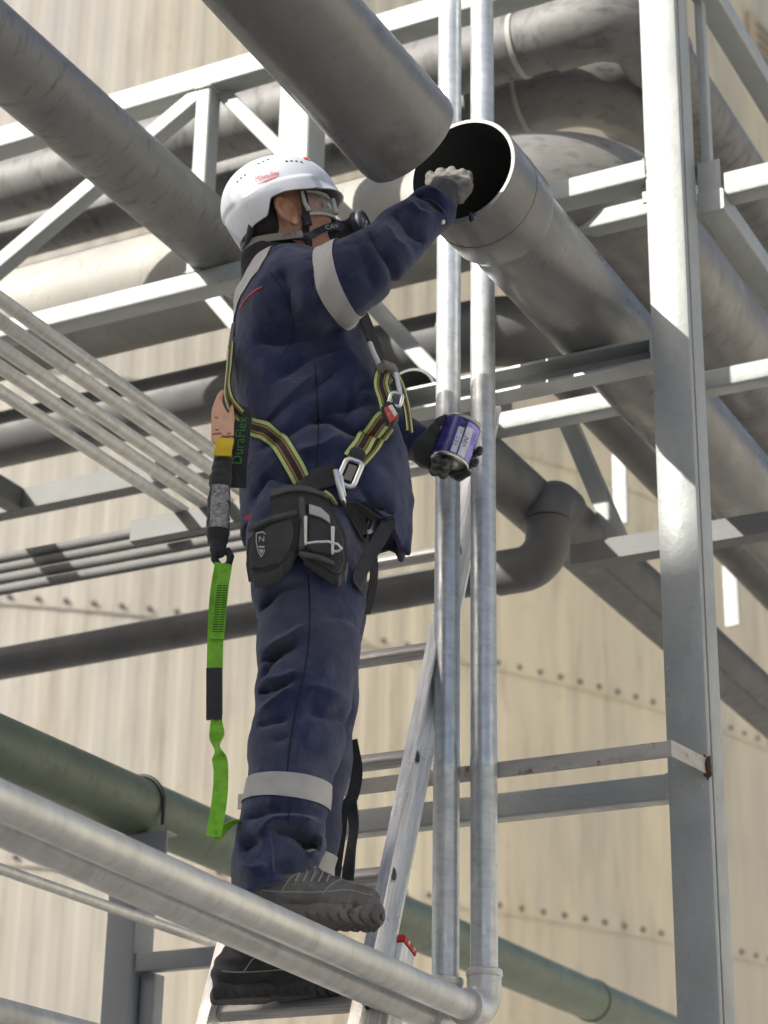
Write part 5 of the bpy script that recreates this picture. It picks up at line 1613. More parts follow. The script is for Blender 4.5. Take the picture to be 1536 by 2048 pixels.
# ------------------------------------------------------------------ goggles
gg = empty('safety_goggles', hdw(0.09, 0, 0.0), 'clear wraparound safety goggles over the worker eyes', 'goggles')
rows_ = []
vs, fs = [], []
nA, nB = 30, 10
for k, th_ in ((0, 0.0), (1, 0.0025)):
    for i in range(nA + 1):
        a = -1.45 + 2.9 * i / nA
        for j in range(nB + 1):
            t = j / nB
            rad = 0.086 + 0.006 * math.sin(t * math.pi) - th_
            vs.append(hdw(0.018 + rad * 1.08 * math.cos(a), rad * 0.98 * math.sin(a), -0.036 + 0.056 * t))
mm = (nA + 1) * (nB + 1)
for k in (0, 1):
    for i in range(nA):
        for j in range(nB):
            q_ = [k * mm + i * (nB + 1) + j, k * mm + (i + 1) * (nB + 1) + j, k * mm + (i + 1) * (nB + 1) + j + 1, k * mm + i * (nB + 1) + j + 1]
            fs.append(q_ if k == 0 else q_[::-1])
me = mesh_from([v - hdw(0.09, 0, 0) for v in vs], fs)
link('lens', me, M['glass'], gg, Matrix.Translation(hdw(0.09, 0, 0)))
M['goggle_frame'] = surf('translucent_goggle_frame', (0.62, 0.62, 0.55), rough=0.25)
edge = [hdw(0.018 + 0.088 * 1.08 * math.cos(a), 0.088 * 0.98 * math.sin(a), -0.037) for a in np.linspace(-1.45, 1.45, 30)]
tube('lower_frame', edge, 0.0035, M['goggle_frame'], gg, 8)
tube('upper_frame', [p + HUw * 0.058 for p in edge], 0.0030, M['goggle_frame'], gg, 8)
for sgn in (1, -1):
    tube('temple', [hdw(0.030, sgn * 0.087, -0.030), hdw(0.026, sgn * 0.087, -0.008), hdw(0.028, sgn * 0.087, 0.020)], 0.0055, M['goggle_frame'], gg, 10)
    tube('side_vent', [hdw(0.105, sgn * 0.045, -0.028), hdw(0.108, sgn * 0.045, 0.010)], 0.007, M['goggle_frame'], gg, 10)

# ------------------------------------------------------------------ respirator
rs = empty('respirator', hdw(0.11, 0, -0.06), 'black half-mask respirator with round filter and lettered straps', 'respirator')
F_ = Field(V3(hd(0.11, 0, -0.06)) - 0.10, V3(hd(0.11, 0, -0.06)) + 0.10, 0.003)
F_.ell(hd(0.088, 0, -0.066), AXH, (0.038, 0.048, 0.052), 0.02)
F_.cone(hd(0.105, 0, -0.030), hd(0.112, 0, -0.060), 0.018, 0.026, 0.015)
F_.cone(hd(0.110, 0.010, -0.062), hd(0.140, 0.040, -0.060), 0.024, 0.020, 0.012)
F_.cone(hd(0.100, 0, -0.066), hd(0.128, 0, -0.066), 0.034, 0.026, 0.02)
F_.cone(hd(0.105, -0.010, -0.064), hd(0.122, -0.046, -0.066), 0.022, 0.020, 0.012)
F_.disp(wrinkle(61, 130, 0.0016))
field_obj('mask_body', F_, M['black_plastic'], rs, 1)
M['filter'] = surf('dark_slate_filter', (0.035, 0.042, 0.055), [((0.07, 0.075, 0.085), ONE, 40, 0.45, 0.7, 0.6)], rough=0.55)
for sgn in (1, -1):
    c0, c1 = hdw(0.140, sgn * 0.030, -0.062), hdw(0.166, sgn * 0.052, -0.066)
    cart = link('filter', lathe_mesh([(0.0, 0.0), (0.020, 0.0), (0.030, 0.006), (0.033, 0.010), (0.033, 0.030), (0.030, 0.034), (0.026, 0.034), (0.025, 0.031), (0.0, 0.031)], 40), M['filter'], rs, frame_z(c0, c1))
    if sgn > 0:
        zz = (c1 - c0).normalized()
        xx = HUw.cross(zz).normalized() * -1
        yy = zz.cross(xx) * 1
        star = bmesh.new()
        for k in range(3):
            a = math.pi / 2 + k * 2.094
            tip = Vector((math.cos(a), math.sin(a), 0)) * 0.018
            sd = Vector((-math.sin(a), math.cos(a), 0)) * 0.004
            bs = Vector((math.cos(a), math.sin(a), 0)) * 0.005
            star.faces.new([star.verts.new(p_) for p_ in (bs - sd, tip - sd * 0.4, tip + sd * 0.4, bs + sd)])
        decal('filter_emblem', star, c0 + zz * 0.0315, xx, zz.cross(xx), None, M['text_white'], cart, 0.0006)
st1 = ribbon('head_strap', [hdw(0.105, 0.045, -0.066), hdw(0.075, 0.068, -0.070), hdw(0.040, 0.077, -0.080), hdw(0.010, 0.076, -0.088), hdw(-0.04, 0.066, -0.074), hdw(-0.09, 0.045, -0.058)], 0.017, M['black'], rs, None, 0.0, 0.003, 40, nrm_in=(HRw * 0.9 + HFw * 0.25).normalized())
M['strap_grey'] = surf('grey_elastic_strap', (0.20, 0.185, 0.165), rough=0.8)
st2 = ribbon('nape_strap', [hdw(0.0, 0.078, -0.083), hdw(-0.035, 0.073, -0.078), hdw(-0.070, 0.060, -0.069), hdw(-0.104, 0.034, -0.058), hdw(-0.116, 0.0, -0.052)], 0.017, M['strap_grey'], rs, None, 0.004, 0.003, 40, nrm_in=(HRw * 0.9 - HFw * 0.45).normalized())
def face_text(name, txt, size, org, u, v, mat, parent, sx=1.0):
    t = text_verts(txt, size)
    for x in t.verts: x.co.x *= sx
    return decal(name, t, org, u, v, None, mat, parent, 0.0)
face_text('strap_lettering', 'CAV', 0.015, hdw(0.076, 0.0725, -0.072), (HFw * 0.98 - HRw * 0.26 + HUw * 0.10), HUw, M['text_white'], st1, 1.25)
face_text('strap_lettering', 'CAV', 0.013, hdw(-0.030, 0.0835, -0.077), (HFw * 0.97 + HRw * 0.20 - HUw * 0.12) * -1, HUw * -1, M['black_plastic'], st2, 1.25)

# ------------------------------------------------------------------ paint can
can = empty('paint_can', sq(cn(0, 0, -CHH)), 'small dented paint can with blue and lilac print held in the left glove', 'can')
def dirw(v): return (ER * v[0] + EF * v[1] + Vector((0, 0, v[2]))).normalized()
cs_, cq_, ca_ = dirw(CSX), dirw(CQX), dirw(CAX)
cc = sq(tuple(can_c))
def canW():
    W = Matrix.Identity(4)
    for i in range(3): W[i][0], W[i][1], W[i][2], W[i][3] = cs_[i], cq_[i], ca_[i], cc[i]
    return W
CW = canW()
def can_arc(name, a0, a1, r, z0, z1, mat, n=24):
    vs, fs = [], []
    for i in range(n + 1):
        a = R_(a0 + (a1 - a0) * i / n)
        for z in (z0, z1):
            vs.append((r * math.sin(a), -r * math.cos(a), z))
    for i in range(n): fs.append((2 * i, 2 * i + 2, 2 * i + 3, 2 * i + 1))
    return link(name, mesh_from(vs, fs), mat, can, CW)
can_arc('can_wall', 18, 360 - 62, CR, -CHH + 0.004, CHH - 0.004, M['paint_blue'], 60)
can_arc('can_wall', -62, 18, CR, -CHH + 0.004, CHH - 0.004, M['paint_lilac'] if False else M['paint_blue'], 30)
can_arc('print_panel', 20, 78, CR + 0.0004, -CHH + 0.006, CHH - 0.012, M['paint_lilac'], 20)
can_arc('label_panel', -3, 15, CR + 0.0006, -CHH + 0.008, 0.022, M['label_white'], 10)
can_arc('label_panel', 20, 44, CR + 0.0008, -CHH + 0.006, 0.030, M['label_white'], 12)
def can_text(name, txt, size, ang, z, mat, rot):
    t = text_verts(txt, size)
    for v in t.verts:
        x, y = v.co.x, v.co.y
        if rot: x, y = -y, x
        a = R_(ang) + x / CR
        v.co = Vector(((CR + 0.0016) * math.sin(a), -(CR + 0.0016) * math.cos(a), z + y))
    me = bpy.data.meshes.new('mesh'); t.to_mesh(me); t.free()
    return link(name, me, mat, can, CW)
can_text('lettering', 'VIN', 0.017, 32, -0.010, M['label_ink'], True)
can_text('lettering', '1.5 C', 0.012, 6, -0.016, M['label_ink'], True)
for k in range(3):
    can_text('lettering', 'IIII II', 0.006, -28 + k * 9, -0.030 + 0.004 * k, M['text_grey'], True)
link('bottom_rim', lathe_mesh([(CR - 0.006, -CHH + 0.003), (CR - 0.004, -CHH - 0.002), (CR + 0.001, -CHH - 0.002), (CR + 0.002, -CHH + 0.002), (CR, -CHH + 0.006)], 56), M['tin'], can, CW)
link('bottom', lathe_mesh([(0.0, -CHH + 0.003), (CR - 0.016, -CHH + 0.003), (CR - 0.013, -CHH + 0.001), (CR - 0.010, -CHH + 0.003), (CR - 0.005, -CHH + 0.003)], 56), M['tin'], can, CW)
link('top_rim', lathe_mesh([(CR, CHH - 0.006), (CR + 0.002, CHH - 0.002), (CR + 0.001, CHH + 0.002), (CR - 0.005, CHH + 0.002), (CR - 0.007, CHH - 0.002)], 56), M['tin'], can, CW)
link('inside', lathe_mesh([(CR - 0.007, CHH - 0.002), (CR - 0.003, CHH - 0.02), (CR - 0.003, -0.01), (0.0, -0.01)], 40), M['primer'], can, CW)

# ------------------------------------------------------------------ safety harness
hn = empty('safety_harness', sq((-0.1842, 4.0500, 3.3672)), 'lime, orange and black striped safety harness with silver buckles over the jacket', 'harness')
WEB = 0.044
ribbon('side_strap', SQ((-0.3397, 4.0500, 3.5065), (-0.3081, 4.0200, 3.4788), (-0.2691, 4.0000, 3.4516), (-0.2406, 4.0000, 3.4175), (-0.2184, 4.0000, 3.3789), (-0.2007, 4.0000, 3.3473)), WEB, M['strap'], hn, BJ, 0.004)
ribbon('back_strap', SQ((-0.3709, 4.1200, 3.7190), (-0.3689, 4.0800, 3.6376), (-0.3675, 4.0500, 3.5807), (-0.3567, 4.0300, 3.5356), (-0.3333, 4.0200, 3.5018)), 0.034, M['strap'], hn, None, 0.0, 0.003, 30, nrm_in=(-FWD * 0.6 - ER * 0.8).normalized())
ribbon('back_strap', SQ((-0.3719, 4.2000, 3.8234), (-0.3739, 4.1600, 3.7271), (-0.3721, 4.1400, 3.6431)), 0.03, M['black'], hn, None, 0.002, 0.003, 20, nrm_in=(-FWD * 0.5 - ER * 0.85).normalized())
dur = ribbon('lettered_strap', SQ((-0.3310, 4.0600, 3.5386), (-0.3330, 4.0400, 3.4644), (-0.3364, 4.0400, 3.3948), (-0.3371, 4.0500, 3.3475)), 0.036, M['black'], hn, None, 0.0, 0.003, 24, nrm_in=-FWD)
tx = text_verts('DuraFlex', 0.030)
dpos = sq((-0.3349, 4.0300, 3.4482)) - FWD * 0.006
decal('lettering', tx, dpos, (Vector((0, 0, 1)) + ER * 0.07), -ER, None, M['text_green'], dur, 0.0)
ribbon('waist_band', SQ((-0.2066, 4.0000, 3.3359), (-0.1715, 4.0000, 3.3455), (-0.1282, 4.0000, 3.3599)), 0.048, M['black'], hn, BJ, 0.006)
ribbon('front_strap', SQ((-0.0994, 3.9800, 3.3856), (-0.0833, 3.9800, 3.4121), (-0.0594, 4.0000, 3.4596), (-0.0307, 4.0200, 3.5044)), WEB, M['strap'], hn, BJ, 0.007)
ribbon('front_strap', SQ((-0.0867, 3.9800, 3.3744), (-0.0535, 4.0000, 3.4274), (-0.0230, 4.0200, 3.4835)), 0.030, M['strap'], hn, BJ, 0.003)
b = bmesh.new(); bmesh.ops.create_icosphere(b, subdivisions=3, radius=1)
for v in b.verts: v.co = Vector((v.co.x * 0.020, v.co.y * 0.010, v.co.z * 0.018))
kp = BJ.ray_cast(sq((-0.0865, 3.9000, 3.3644)) - FWD * 0.2, FWD, 0.8)[0] - FWD * 0.010
link('keeper_loop', bm_mesh(b, True), M['black'], hn, Matrix.Translation(kp) @ Matrix.Rotation(R_(27), 4, 'Z') @ Matrix.Rotation(R_(40), 4, 'Y'))
def ring_buckle(name, c, w, h_, rot, r=0.0045, tiltx=0.0, mat=None):
    """rounded rectangular wire buckle facing the viewer"""
    pts = []
    for x, y in rrect(w, h_, min(w, h_) * 0.28, 5): pts.append((x, y))
    pts.append(pts[0]); pts.append(pts[1])
    X = ER; Z = Vector((0, 0, 1)); 
    ca, sa = math.cos(rot), math.sin(rot)
    P = [c + X * (x * ca - y * sa) + Z * (x * sa + y * ca) - EF * (tiltx * y) for x, y in pts]
    return tube(name, P, r, mat or M['chrome'], hn, 10)
def jp(p, off=0.012, b_=None):
    h = (b_ or BJ).ray_cast(sq(p) - FWD * 0.3, FWD, 0.9)
    return (h[0] if h[0] is not None else sq(p)) - FWD * off
ring_buckle('buckle', jp((-0.1011, 3.9500, 3.3439), 0.016), 0.036, 0.060, R_(-20), 0.0058)
box_c = jp((-0.1001, 3.9500, 3.3439), 0.016)
b = bmesh.new(); bmesh.ops.create_cube(b, size=1)
for v in b.verts: v.co = Vector((v.co.x * 0.018, v.co.y * 0.006, v.co.z * 0.036))
link('buckle_core', bm_mesh(b), M['strap_grey'], hn, Matrix.Translation(box_c) @ Matrix.Rotation(R_(27), 4, 'Z') @ Matrix.Rotation(R_(20), 4, 'Y'))
tube('adjuster_bar', [jp((-0.1310, 3.9500, 3.3490), 0.016), jp((-0.1241, 3.9500, 3.3189), 0.018), jp((-0.1151, 3.9500, 3.2855), 0.020), jp((-0.1061, 3.9500, 3.2491), 0.022)], 0.006, M['chrome'], hn, 10)
tube('adjuster_bar', [jp((-0.1184, 3.9500, 3.3358), 0.016), jp((-0.1135, 3.9500, 3.3023), 0.018), jp((-0.1019, 3.9500, 3.2470), 0.022)], 0.0042, M['chrome'], hn, 10)
ring_buckle('buckle', jp((-0.0813, 3.9500, 3.2330), 0.022), 0.062, 0.034, R_(-16), 0.006)
ring_buckle('buckle', jp((-0.0924, 3.9500, 3.2295), 0.018), 0.058, 0.030, R_(-18), 0.0045)
b = bmesh.new(); bmesh.ops.create_cube(b, size=1)
for v in b.verts: v.co = Vector((v.co.x * 0.030, v.co.y * 0.006, v.co.z * 0.018))
link('buckle_core', bm_mesh(b), M['pouch'], hn, Matrix.Translation(jp((-0.0782, 3.9500, 3.2341), 0.021)) @ Matrix.Rotation(R_(27), 4, 'Z') @ Matrix.Rotation(R_(16), 4, 'Y'))
ribbon('hip_strap', SQ((-0.1594, 3.9800, 3.3032), (-0.1331, 3.9800, 3.2835), (-0.0964, 3.9800, 3.2540)), 0.030, M['strap'], hn, BJ, 0.004)
ribbon('leg_strap', SQ((-0.0794, 3.9800, 3.2266), (-0.0726, 3.9800, 3.1936), (-0.0619, 4.0000, 3.1577), (-0.0514, 4.0500, 3.1277)), 0.030, M['black'], hn, [BT, BJ], 0.008)
ribbon('leg_strap', SQ((-0.0532, 4.0600, 3.2260), (-0.0483, 4.0800, 3.1780), (-0.0538, 4.1000, 3.1298), (-0.0639, 4.1300, 3.1018)), 0.018, M['black'], hn, None, 0.0, 0.004, 24, nrm_in=(-FWD + ER * 0.6).normalized())
# chest side: strap, D-ring, red tag
ribbon('chest_strap', SQ((-0.0865, 4.1200, 3.8043), (-0.0675, 4.1000, 3.7443), (-0.0510, 4.0800, 3.6852), (-0.0372, 4.0600, 3.6389)), 0.028, M['black'], hn, None, 0.0, 0.004, 24, nrm_in=(-FWD + ER * 0.5).normalized())
tube('chest_cord', SQ((-0.0662, 4.0500, 3.6939), (-0.0570, 4.0400, 3.6647), (-0.0447, 4.0400, 3.6372)), 0.006, M['white_strap'], hn, 8)
ribbon('chest_strap', SQ((-0.0329, 4.0500, 3.6400), (-0.0407, 4.0400, 3.5930), (-0.0315, 4.0300, 3.5526), (-0.0245, 4.0200, 3.5162)), 0.034, M['strap'], hn, None, 0.0, 0.004, 24, nrm_in=(-FWD + ER * 0.2).normalized())
ribbon('chest_strap', SQ((-0.0200, 4.0800, 3.6493), (0.0001, 4.0800, 3.6074), (0.0137, 4.0800, 3.5537), (0.0208, 4.0700, 3.4935)), 0.022, M['strap'], hn, None, 0.0, 0.004, 24, nrm_in=(-FWD + ER * 0.9).normalized())
tube('knot', SQ((-0.0434, 4.0400, 3.6252), (-0.0328, 4.0300, 3.6323), (-0.0177, 4.0400, 3.6304), (-0.0133, 4.0500, 3.6259)), 0.011, M['strap_grey'], hn, 10)
tube('ring_bar', SQ((-0.0089, 4.0300, 3.6124), (-0.0009, 4.0300, 3.5768), (0.0049, 4.0300, 3.5402)), 0.0055, M['chrome'], hn, 10)
ring_buckle('d_ring', sq((-0.0080, 4.0200, 3.5446)), 0.026, 0.030, R_(-12), 0.0042)
def slab(name, outline, q0, thick, mat, parent, bev=0.003, warp=None, segs=2):
    """extruded outline facing the viewer: outline = (s, q, z) points, q0 the near face"""
    b = bmesh.new()
    f = b.faces.new([b.verts.new((p[0], q0 + thick, p[2])) for p in outline])
    r = bmesh.ops.extrude_face_region(b, geom=[f])
    for v in [e for e in r['geom'] if isinstance(e, bmesh.types.BMVert)]: v.co.y -= thick
    if bev:
        bmesh.ops.bevel(b, geom=b.edges[:], offset=bev, segments=segs, affect='EDGES', clamp_overlap=True)
    if warp:
        bmesh.ops.triangulate(b, faces=b.faces[:])
        bmesh.ops.subdivide_edges(b, edges=b.edges[:], cuts=2, use_grid_fill=True)
        for v in b.verts: v.co.y += warp(v.co.x, v.co.z)
    pts = [sq(v.co) for v in b.verts]
    c = sum(pts, Vector()) / len(pts)
    for v, p in zip(b.verts, pts): v.co = p - c
    return link(name, bm_mesh(b, True, R_(45)), mat, parent, Matrix.Translation(c))
tg = slab('tag', ((-0.0393, 4.0000, 3.5181), (-0.0163, 4.0000, 3.5301), (0.0032, 4.0000, 3.4954), (-0.0154, 4.0000, 3.4719), (-0.0345, 4.0000, 3.4809)), 3.985, 0.03, M['pouch'], hn, 0.006)
slab('tag_face', ((-0.0328, 3.9800, 3.5063), (-0.0162, 3.9800, 3.5158), (-0.0011, 3.9800, 3.4870), (-0.0197, 3.9800, 3.4729)), 3.982, 0.004, M['tag_red'], hn, 0.001)
slab('tag_print', ((-0.0234, 3.9800, 3.5099), (-0.0151, 3.9800, 3.5135), (-0.0032, 3.9800, 3.4928), (-0.0094, 3.9800, 3.4858)), 3.9795, 0.003, M['white_strap'], hn, 0.0005)

# ------------------------------------------------------------------ tool pouch
po = empty('tool_pouch', sq((-0.2043, 3.9500, 3.1359)), 'charcoal canvas tool pouch with shield patch and white hammer loop on the right hip', 'pouch')
s0 = (-0.1975, 3.9600, 3.2275)[0]
wp = lambda s_, z_: 1.3 * (s_ - s0) ** 2
slab('back_panel', ((-0.2635, 3.9500, 3.3132), (-0.2258, 3.9500, 3.3217), (-0.1878, 3.9500, 3.3212), (-0.1505, 3.9500, 3.3084), (-0.1354, 3.9500, 3.2796), (-0.1055, 3.9500, 3.2249), (-0.1046, 3.9500, 3.1865), (-0.2363, 3.9500, 3.1844), (-0.2635, 3.9500, 3.2333)), 3.975, 0.035, M['pouch'], po, 0.006, wp)
slab('top_binding', ((-0.2635, 3.9500, 3.3132), (-0.2258, 3.9500, 3.3217), (-0.1878, 3.9500, 3.3212), (-0.1505, 3.9500, 3.3084), (-0.1408, 3.9500, 3.2907), (-0.1585, 3.9500, 3.2993), (-0.1894, 3.9500, 3.3077), (-0.2253, 3.9500, 3.3072), (-0.2618, 3.9500, 3.2954)), 3.969, 0.008, M['pouch_trim'], po, 0.002, wp)
slab('bag', ((-0.3025, 3.9200, 3.2093), (-0.2569, 3.9200, 3.2319), (-0.2048, 3.9200, 3.2470), (-0.1981, 3.9200, 3.1979), (-0.2062, 3.9200, 3.1674), (-0.2271, 3.9200, 3.1325), (-0.2726, 3.9200, 3.1167), (-0.3028, 3.9200, 3.1205), (-0.3073, 3.9200, 3.1549)), 3.935, 0.10, M['pouch'], po, 0.012, wp, 3)
slab('bag_binding', ((-0.3040, 3.9200, 3.2202), (-0.2571, 3.9200, 3.2385), (-0.2049, 3.9200, 3.2514), (-0.2035, 3.9200, 3.2394), (-0.2567, 3.9200, 3.2265), (-0.3024, 3.9200, 3.2060)), 3.930, 0.012, M['pouch_trim'], po, 0.003, wp)
slab('tool_holder', ((-0.1917, 3.9200, 3.2825), (-0.1633, 3.9200, 3.2852), (-0.1364, 3.9200, 3.2669), (-0.1045, 3.9200, 3.2060), (-0.0992, 3.9200, 3.1475), (-0.1085, 3.9200, 3.1194), (-0.1284, 3.9200, 3.1148), (-0.1836, 3.9200, 3.1526), (-0.1980, 3.9200, 3.1632)), 3.948, 0.085, M['pouch'], po, 0.010, wp, 3)
slab('divider', ((-0.2039, 3.9200, 3.2823), (-0.1918, 3.9200, 3.2847), (-0.1841, 3.9200, 3.2331), (-0.1862, 3.9200, 3.1699), (-0.2001, 3.9200, 3.1653), (-0.1979, 3.9200, 3.2219)), 3.938, 0.020, M['pouch_trim'], po, 0.003, wp)
slab('grey_patch', ((-0.1811, 3.9200, 3.2683), (-0.1565, 3.9200, 3.2610), (-0.1389, 3.9200, 3.2448), (-0.1364, 3.9200, 3.2273), (-0.1560, 3.9200, 3.2401), (-0.1804, 3.9200, 3.2463)), 3.941, 0.008, M['reflect'], po, 0.001, wp)
slab('pocket', ((-0.1822, 3.9200, 3.2375), (-0.1558, 3.9200, 3.2336), (-0.1352, 3.9200, 3.2208), (-0.1296, 3.9200, 3.1600), (-0.1537, 3.9200, 3.1596), (-0.1821, 3.9200, 3.1678)), 3.940, 0.010, M['pouch'], po, 0.003, wp)
slab('pocket_hem', ((-0.1981, 3.9200, 3.1653), (-0.1536, 3.9200, 3.1574), (-0.1252, 3.9200, 3.1449), (-0.1270, 3.9200, 3.1363), (-0.1574, 3.9200, 3.1466), (-0.1988, 3.9200, 3.1545)), 3.940, 0.010, M['pouch_trim'], po, 0.002, wp)
slab('loop_post', ((-0.1903, 3.9200, 3.2363), (-0.1832, 3.9200, 3.2375), (-0.1822, 3.9200, 3.1721), (-0.1872, 3.9200, 3.1720)), 3.928, 0.006, M['white_strap'], po, 0.0015)
slab('loop_post', ((-0.1351, 3.9200, 3.2175), (-0.1270, 3.9200, 3.2176), (-0.1275, 3.9200, 3.1557), (-0.1325, 3.9200, 3.1556)), 3.934, 0.006, M['white_strap'], po, 0.0015)
tube('hammer_loop', SQ((-0.1855, 3.9250, 3.1741), (-0.1636, 3.9050, 3.1696), (-0.1384, 3.9000, 3.1691), (-0.1194, 3.9050, 3.1660), (-0.1116, 3.9200, 3.1624), (-0.1178, 3.9300, 3.1609), (-0.1300, 3.9350, 3.1616)), 0.0026, M['white_strap'], po, 8)
ribbon('red_tab', SQ((-0.3104, 3.9350, 3.2307), (-0.2985, 3.9350, 3.2375)), 0.006, M['red'], po, None, 0.0, 0.002, 6)
# shield patch
def q2(px, py, q_=None): return None
sh_out = ((-0.2871, 3.9200, 3.2030), (-0.2741, 3.9200, 3.2065), (-0.2627, 3.9200, 3.1990), (-0.2629, 3.9200, 3.1773), (-0.2673, 3.9200, 3.1599), (-0.2739, 3.9200, 3.1490), (-0.2814, 3.9200, 3.1618), (-0.2862, 3.9200, 3.1813))
sh_in = ((-0.2850, 3.9200, 3.1998), (-0.2740, 3.9200, 3.2032), (-0.2647, 3.9200, 3.1968), (-0.2650, 3.9200, 3.1784), (-0.2694, 3.9200, 3.1631), (-0.2741, 3.9200, 3.1533), (-0.2805, 3.9200, 3.1640), (-0.2843, 3.9200, 3.1824))
M['patch'] = surf('pale_grey_patch', (0.52, 0.51, 0.49), [((0.3, 0.29, 0.28), ONE, 90, 0.5, 0.66, 0.6)], rough=0.7)
bq = wp(sh_out[0][0], 0)
pat = slab('shield_patch', sh_out, 3.931 + bq, 0.004, M['patch'], po, 0.0006)
slab('shield_field', sh_in, 3.9295 + bq, 0.003, M['pouch'], pat, 0.0004)
dz = lambda p, d: tuple(V3(p) + V3(d))
tx = text_verts('N', 0.0165)
decal('shield_letter', tx, sq(dz((-0.2744, 3.9200, 3.1869), (0, 0.0065 + bq, 0))), ER, Vector((0, 0, 1)), None, M['patch'], pat, 0.0)
slab('shield_bar', ((-0.2809, 3.9200, 3.1727), (-0.2678, 3.9200, 3.1729), (-0.2687, 3.9200, 3.1696), (-0.2797, 3.9200, 3.1694)), 3.928 + bq, 0.002, M['patch'], pat, 0)
slab('shield_bar', ((-0.2795, 3.9200, 3.1651), (-0.2695, 3.9200, 3.1653), (-0.2742, 3.9200, 3.1565)), 3.928 + bq, 0.002, M['patch'], pat, 0)

# ------------------------------------------------------------------ lanyard with snap hook
ln = empty('shock_lanyard', sq((-0.3721, 4.0000, 3.4107)), 'lanyard with rose-gold snap hook, black shock pack and lime green webbing hanging behind the worker', 'lanyard')
QH = 4.02
slab('snap_hook', ((-0.3731, 4.0200, 3.5611), (-0.3844, 4.0200, 3.5527), (-0.3919, 4.0200, 3.5302), (-0.3972, 4.0200, 3.5090), (-0.3951, 4.0200, 3.4426), (-0.3915, 4.0200, 3.4334), (-0.3784, 4.0200, 3.4243), (-0.3740, 4.0200, 3.4429), (-0.3627, 4.0200, 3.4477), (-0.3538, 4.0200, 3.4386), (-0.3520, 4.0200, 3.4225), (-0.3461, 4.0200, 3.4318), (-0.3497, 4.0200, 3.5132), (-0.3546, 4.0200, 3.5273), (-0.3608, 4.0200, 3.5013), (-0.3712, 4.0200, 3.5188), (-0.3773, 4.0200, 3.5363), (-0.3725, 4.0200, 3.5482)), QH - 0.010, 0.020, M['copper'], ln, 0.003)
slab('hook_plate', ((-0.3931, 4.0000, 3.4983), (-0.3753, 4.0000, 3.5009), (-0.3693, 4.0000, 3.4847), (-0.3480, 4.0000, 3.4804), (-0.3466, 4.0000, 3.4480), (-0.3707, 4.0000, 3.4476), (-0.3742, 4.0000, 3.4545), (-0.3919, 4.0000, 3.4519)), QH - 0.014, 0.006, M['copper'], ln, 0.001)
for p_ in ((-0.3854, 4.0000, 3.4915), (-0.3830, 4.0000, 3.4636), (-0.3574, 4.0000, 3.4548)):
    link('rivet', lathe_mesh([(0.0, 0.003), (0.003, 0.003), (0.004, 0.0)], 12), M['copper'], ln, frame_z(sq((p_[0], QH - 0.0145, p_[2])), sq((p_[0], QH - 0.5, p_[2]))))
ribbon('yellow_loop', SQ((-0.3645, 4.0100, 3.4339), (-0.3660, 4.0000, 3.4131), (-0.3662, 4.0000, 3.3948)), 0.036, M['yellow'], ln, None, 0.0, 0.012, 12)
Fp = Field((-0.45, 3.93, 3.16), (-0.28, 4.10, 3.52), 0.004)
Fp.chain([((-0.3670, 4.0100, 3.3981), 0.022), ((-0.3709, 4.0100, 3.3467), 0.023), ((-0.3704, 4.0100, 3.2901), 0.024), ((-0.3709, 4.0100, 3.2341), 0.024), ((-0.3678, 4.0100, 3.1898), 0.019)], 0.01, flat=((0, 1, 0), 0.75))
Fp.disp(wrinkle(71, 90, 0.0030, (1, 1, 1.8)))
pack = field_obj('shock_pack', Fp, M['black'], ln, 1)
BP = bvh_of(pack)
lb = rect_bm([[(-0.019, -0.048), (0.019, -0.048), (0.019, 0.048), (-0.019, 0.048)]], 8)
M['label_grey'] = surf('printed_grey_label', (0.20, 0.20, 0.20), [((0.42, 0.42, 0.41), (1, 1, 3), 160, 0.48, 0.56, 0.8), ((0.05, 0.05, 0.05), ONE, 90, 0.5, 0.6, 0.6)], rough=0.6)
decal('label', lb, sq((-0.3679, 3.9800, 3.2831)), ER, Vector((0, 0, 1)), BP, M['label_grey'], pack, 0.0012)
tube('pack_loop', SQ((-0.3751, 4.0100, 3.1918), (-0.3740, 4.0100, 3.1698), (-0.3609, 4.0100, 3.1524), (-0.3448, 4.0100, 3.1593), (-0.3415, 4.0100, 3.1769), (-0.3504, 4.0100, 3.1922)), 0.008, M['black'], ln, 10)
lw = 0.036
ribbon('webbing', SQ((-0.3563, 4.0000, 3.1574), (-0.3632, 4.0000, 3.0875), (-0.3637, 4.0000, 3.0121), (-0.3612, 4.0000, 2.9168), (-0.3573, 4.0000, 2.8335)), 0.032, M['lime'], ln, None, 0.0, 0.003, 40)
ribbon('webbing_end', SQ((-0.3492, 3.9900, 3.1514), (-0.3547, 3.9900, 3.0947), (-0.3589, 3.9900, 2.9895)), 0.027, M['lime'], ln, None, 0.0, 0.004, 20)
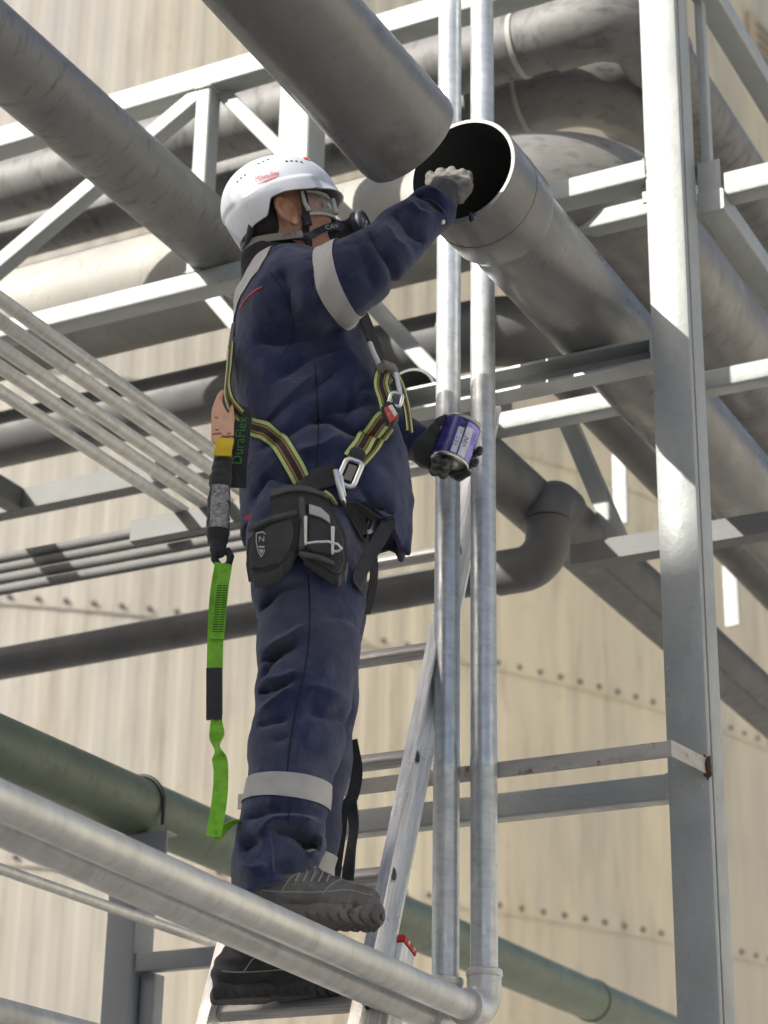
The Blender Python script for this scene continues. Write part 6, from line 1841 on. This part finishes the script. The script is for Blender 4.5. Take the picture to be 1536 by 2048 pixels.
# rows of bar-tack stitches
for k in range(20):
    t = k / 19
    p_ = V3((-0.3523, 3.9800, 3.1018)) * (1 - t) + V3((-0.3578, 3.9800, 3.0030)) * t
    for dx in (-0.006, 0.006):
        a = p_ + V3((dx - 0.005, 0.0, 0.0)); b2 = p_ + V3((dx + 0.005, 0.0, 0.0))
        tube('stitch', SQ(tuple(a), tuple(b2)), 0.0011, M['lime_dark'], ln, 5)
ribbon('webbing_sleeve', SQ((-0.3620, 3.9900, 2.9282), (-0.3593, 3.9900, 2.8718), (-0.3570, 3.9900, 2.8222)), 0.031, M['black'], ln, None, -0.004, 0.010, 10)
ribbon('webbing', SQ((-0.3553, 4.0000, 2.8335), (-0.3484, 4.0000, 2.7719), (-0.3402, 4.0000, 2.7212), (-0.3403, 4.0000, 2.6608), (-0.3476, 4.0000, 2.5890)), 0.030, M['lime'], ln, None, 0.0, 0.003, 60, twist=lambda t: -1.0 + 1.0 * t + 1.9 * math.exp(-((t - 0.27) / 0.12) ** 2))
ribbon('webbing', SQ((-0.3457, 4.0000, 2.5891), (-0.3380, 4.0200, 2.6021), (-0.3237, 4.0400, 2.6214), (-0.3108, 4.0600, 2.6337), (-0.2875, 4.1200, 2.6525), (-0.2591, 4.1800, 2.6684)), 0.026, M['lime'], ln, None, 0.0, 0.003, 30, twist=lambda t: 0.6 + 0.8 * t)
# black strap hanging behind the far leg
ks = empty('hanging_strap', sq((-0.0848, 4.4200, 2.7328)), 'loose black strap ends hanging behind the far leg beside the ladder', 'strap')
ribbon('strap_tail', SQ((-0.0927, 4.4000, 2.9051), (-0.0804, 4.4000, 2.8381), (-0.0878, 4.4000, 2.7825), (-0.1023, 4.4000, 2.7580)), 0.026, M['black'], ks, None, 0.0, 0.006, 24)
ribbon('strap_tail', SQ((-0.0919, 4.4000, 2.7714), (-0.0821, 4.4000, 2.7168), (-0.0873, 4.4000, 2.6624), (-0.0943, 4.4000, 2.5978)), 0.026, M['black'], ks, None, 0.0, 0.005, 24, twist=lambda t: 0.9 * math.sin(t * 3))
ribbon('strap_tail', SQ((-0.1043, 4.3800, 2.7659), (-0.1070, 4.3800, 2.7004), (-0.1136, 4.3700, 2.6333), (-0.1199, 4.3600, 2.5566)), 0.016, M['black'], ks, None, 0.0, 0.005, 24)
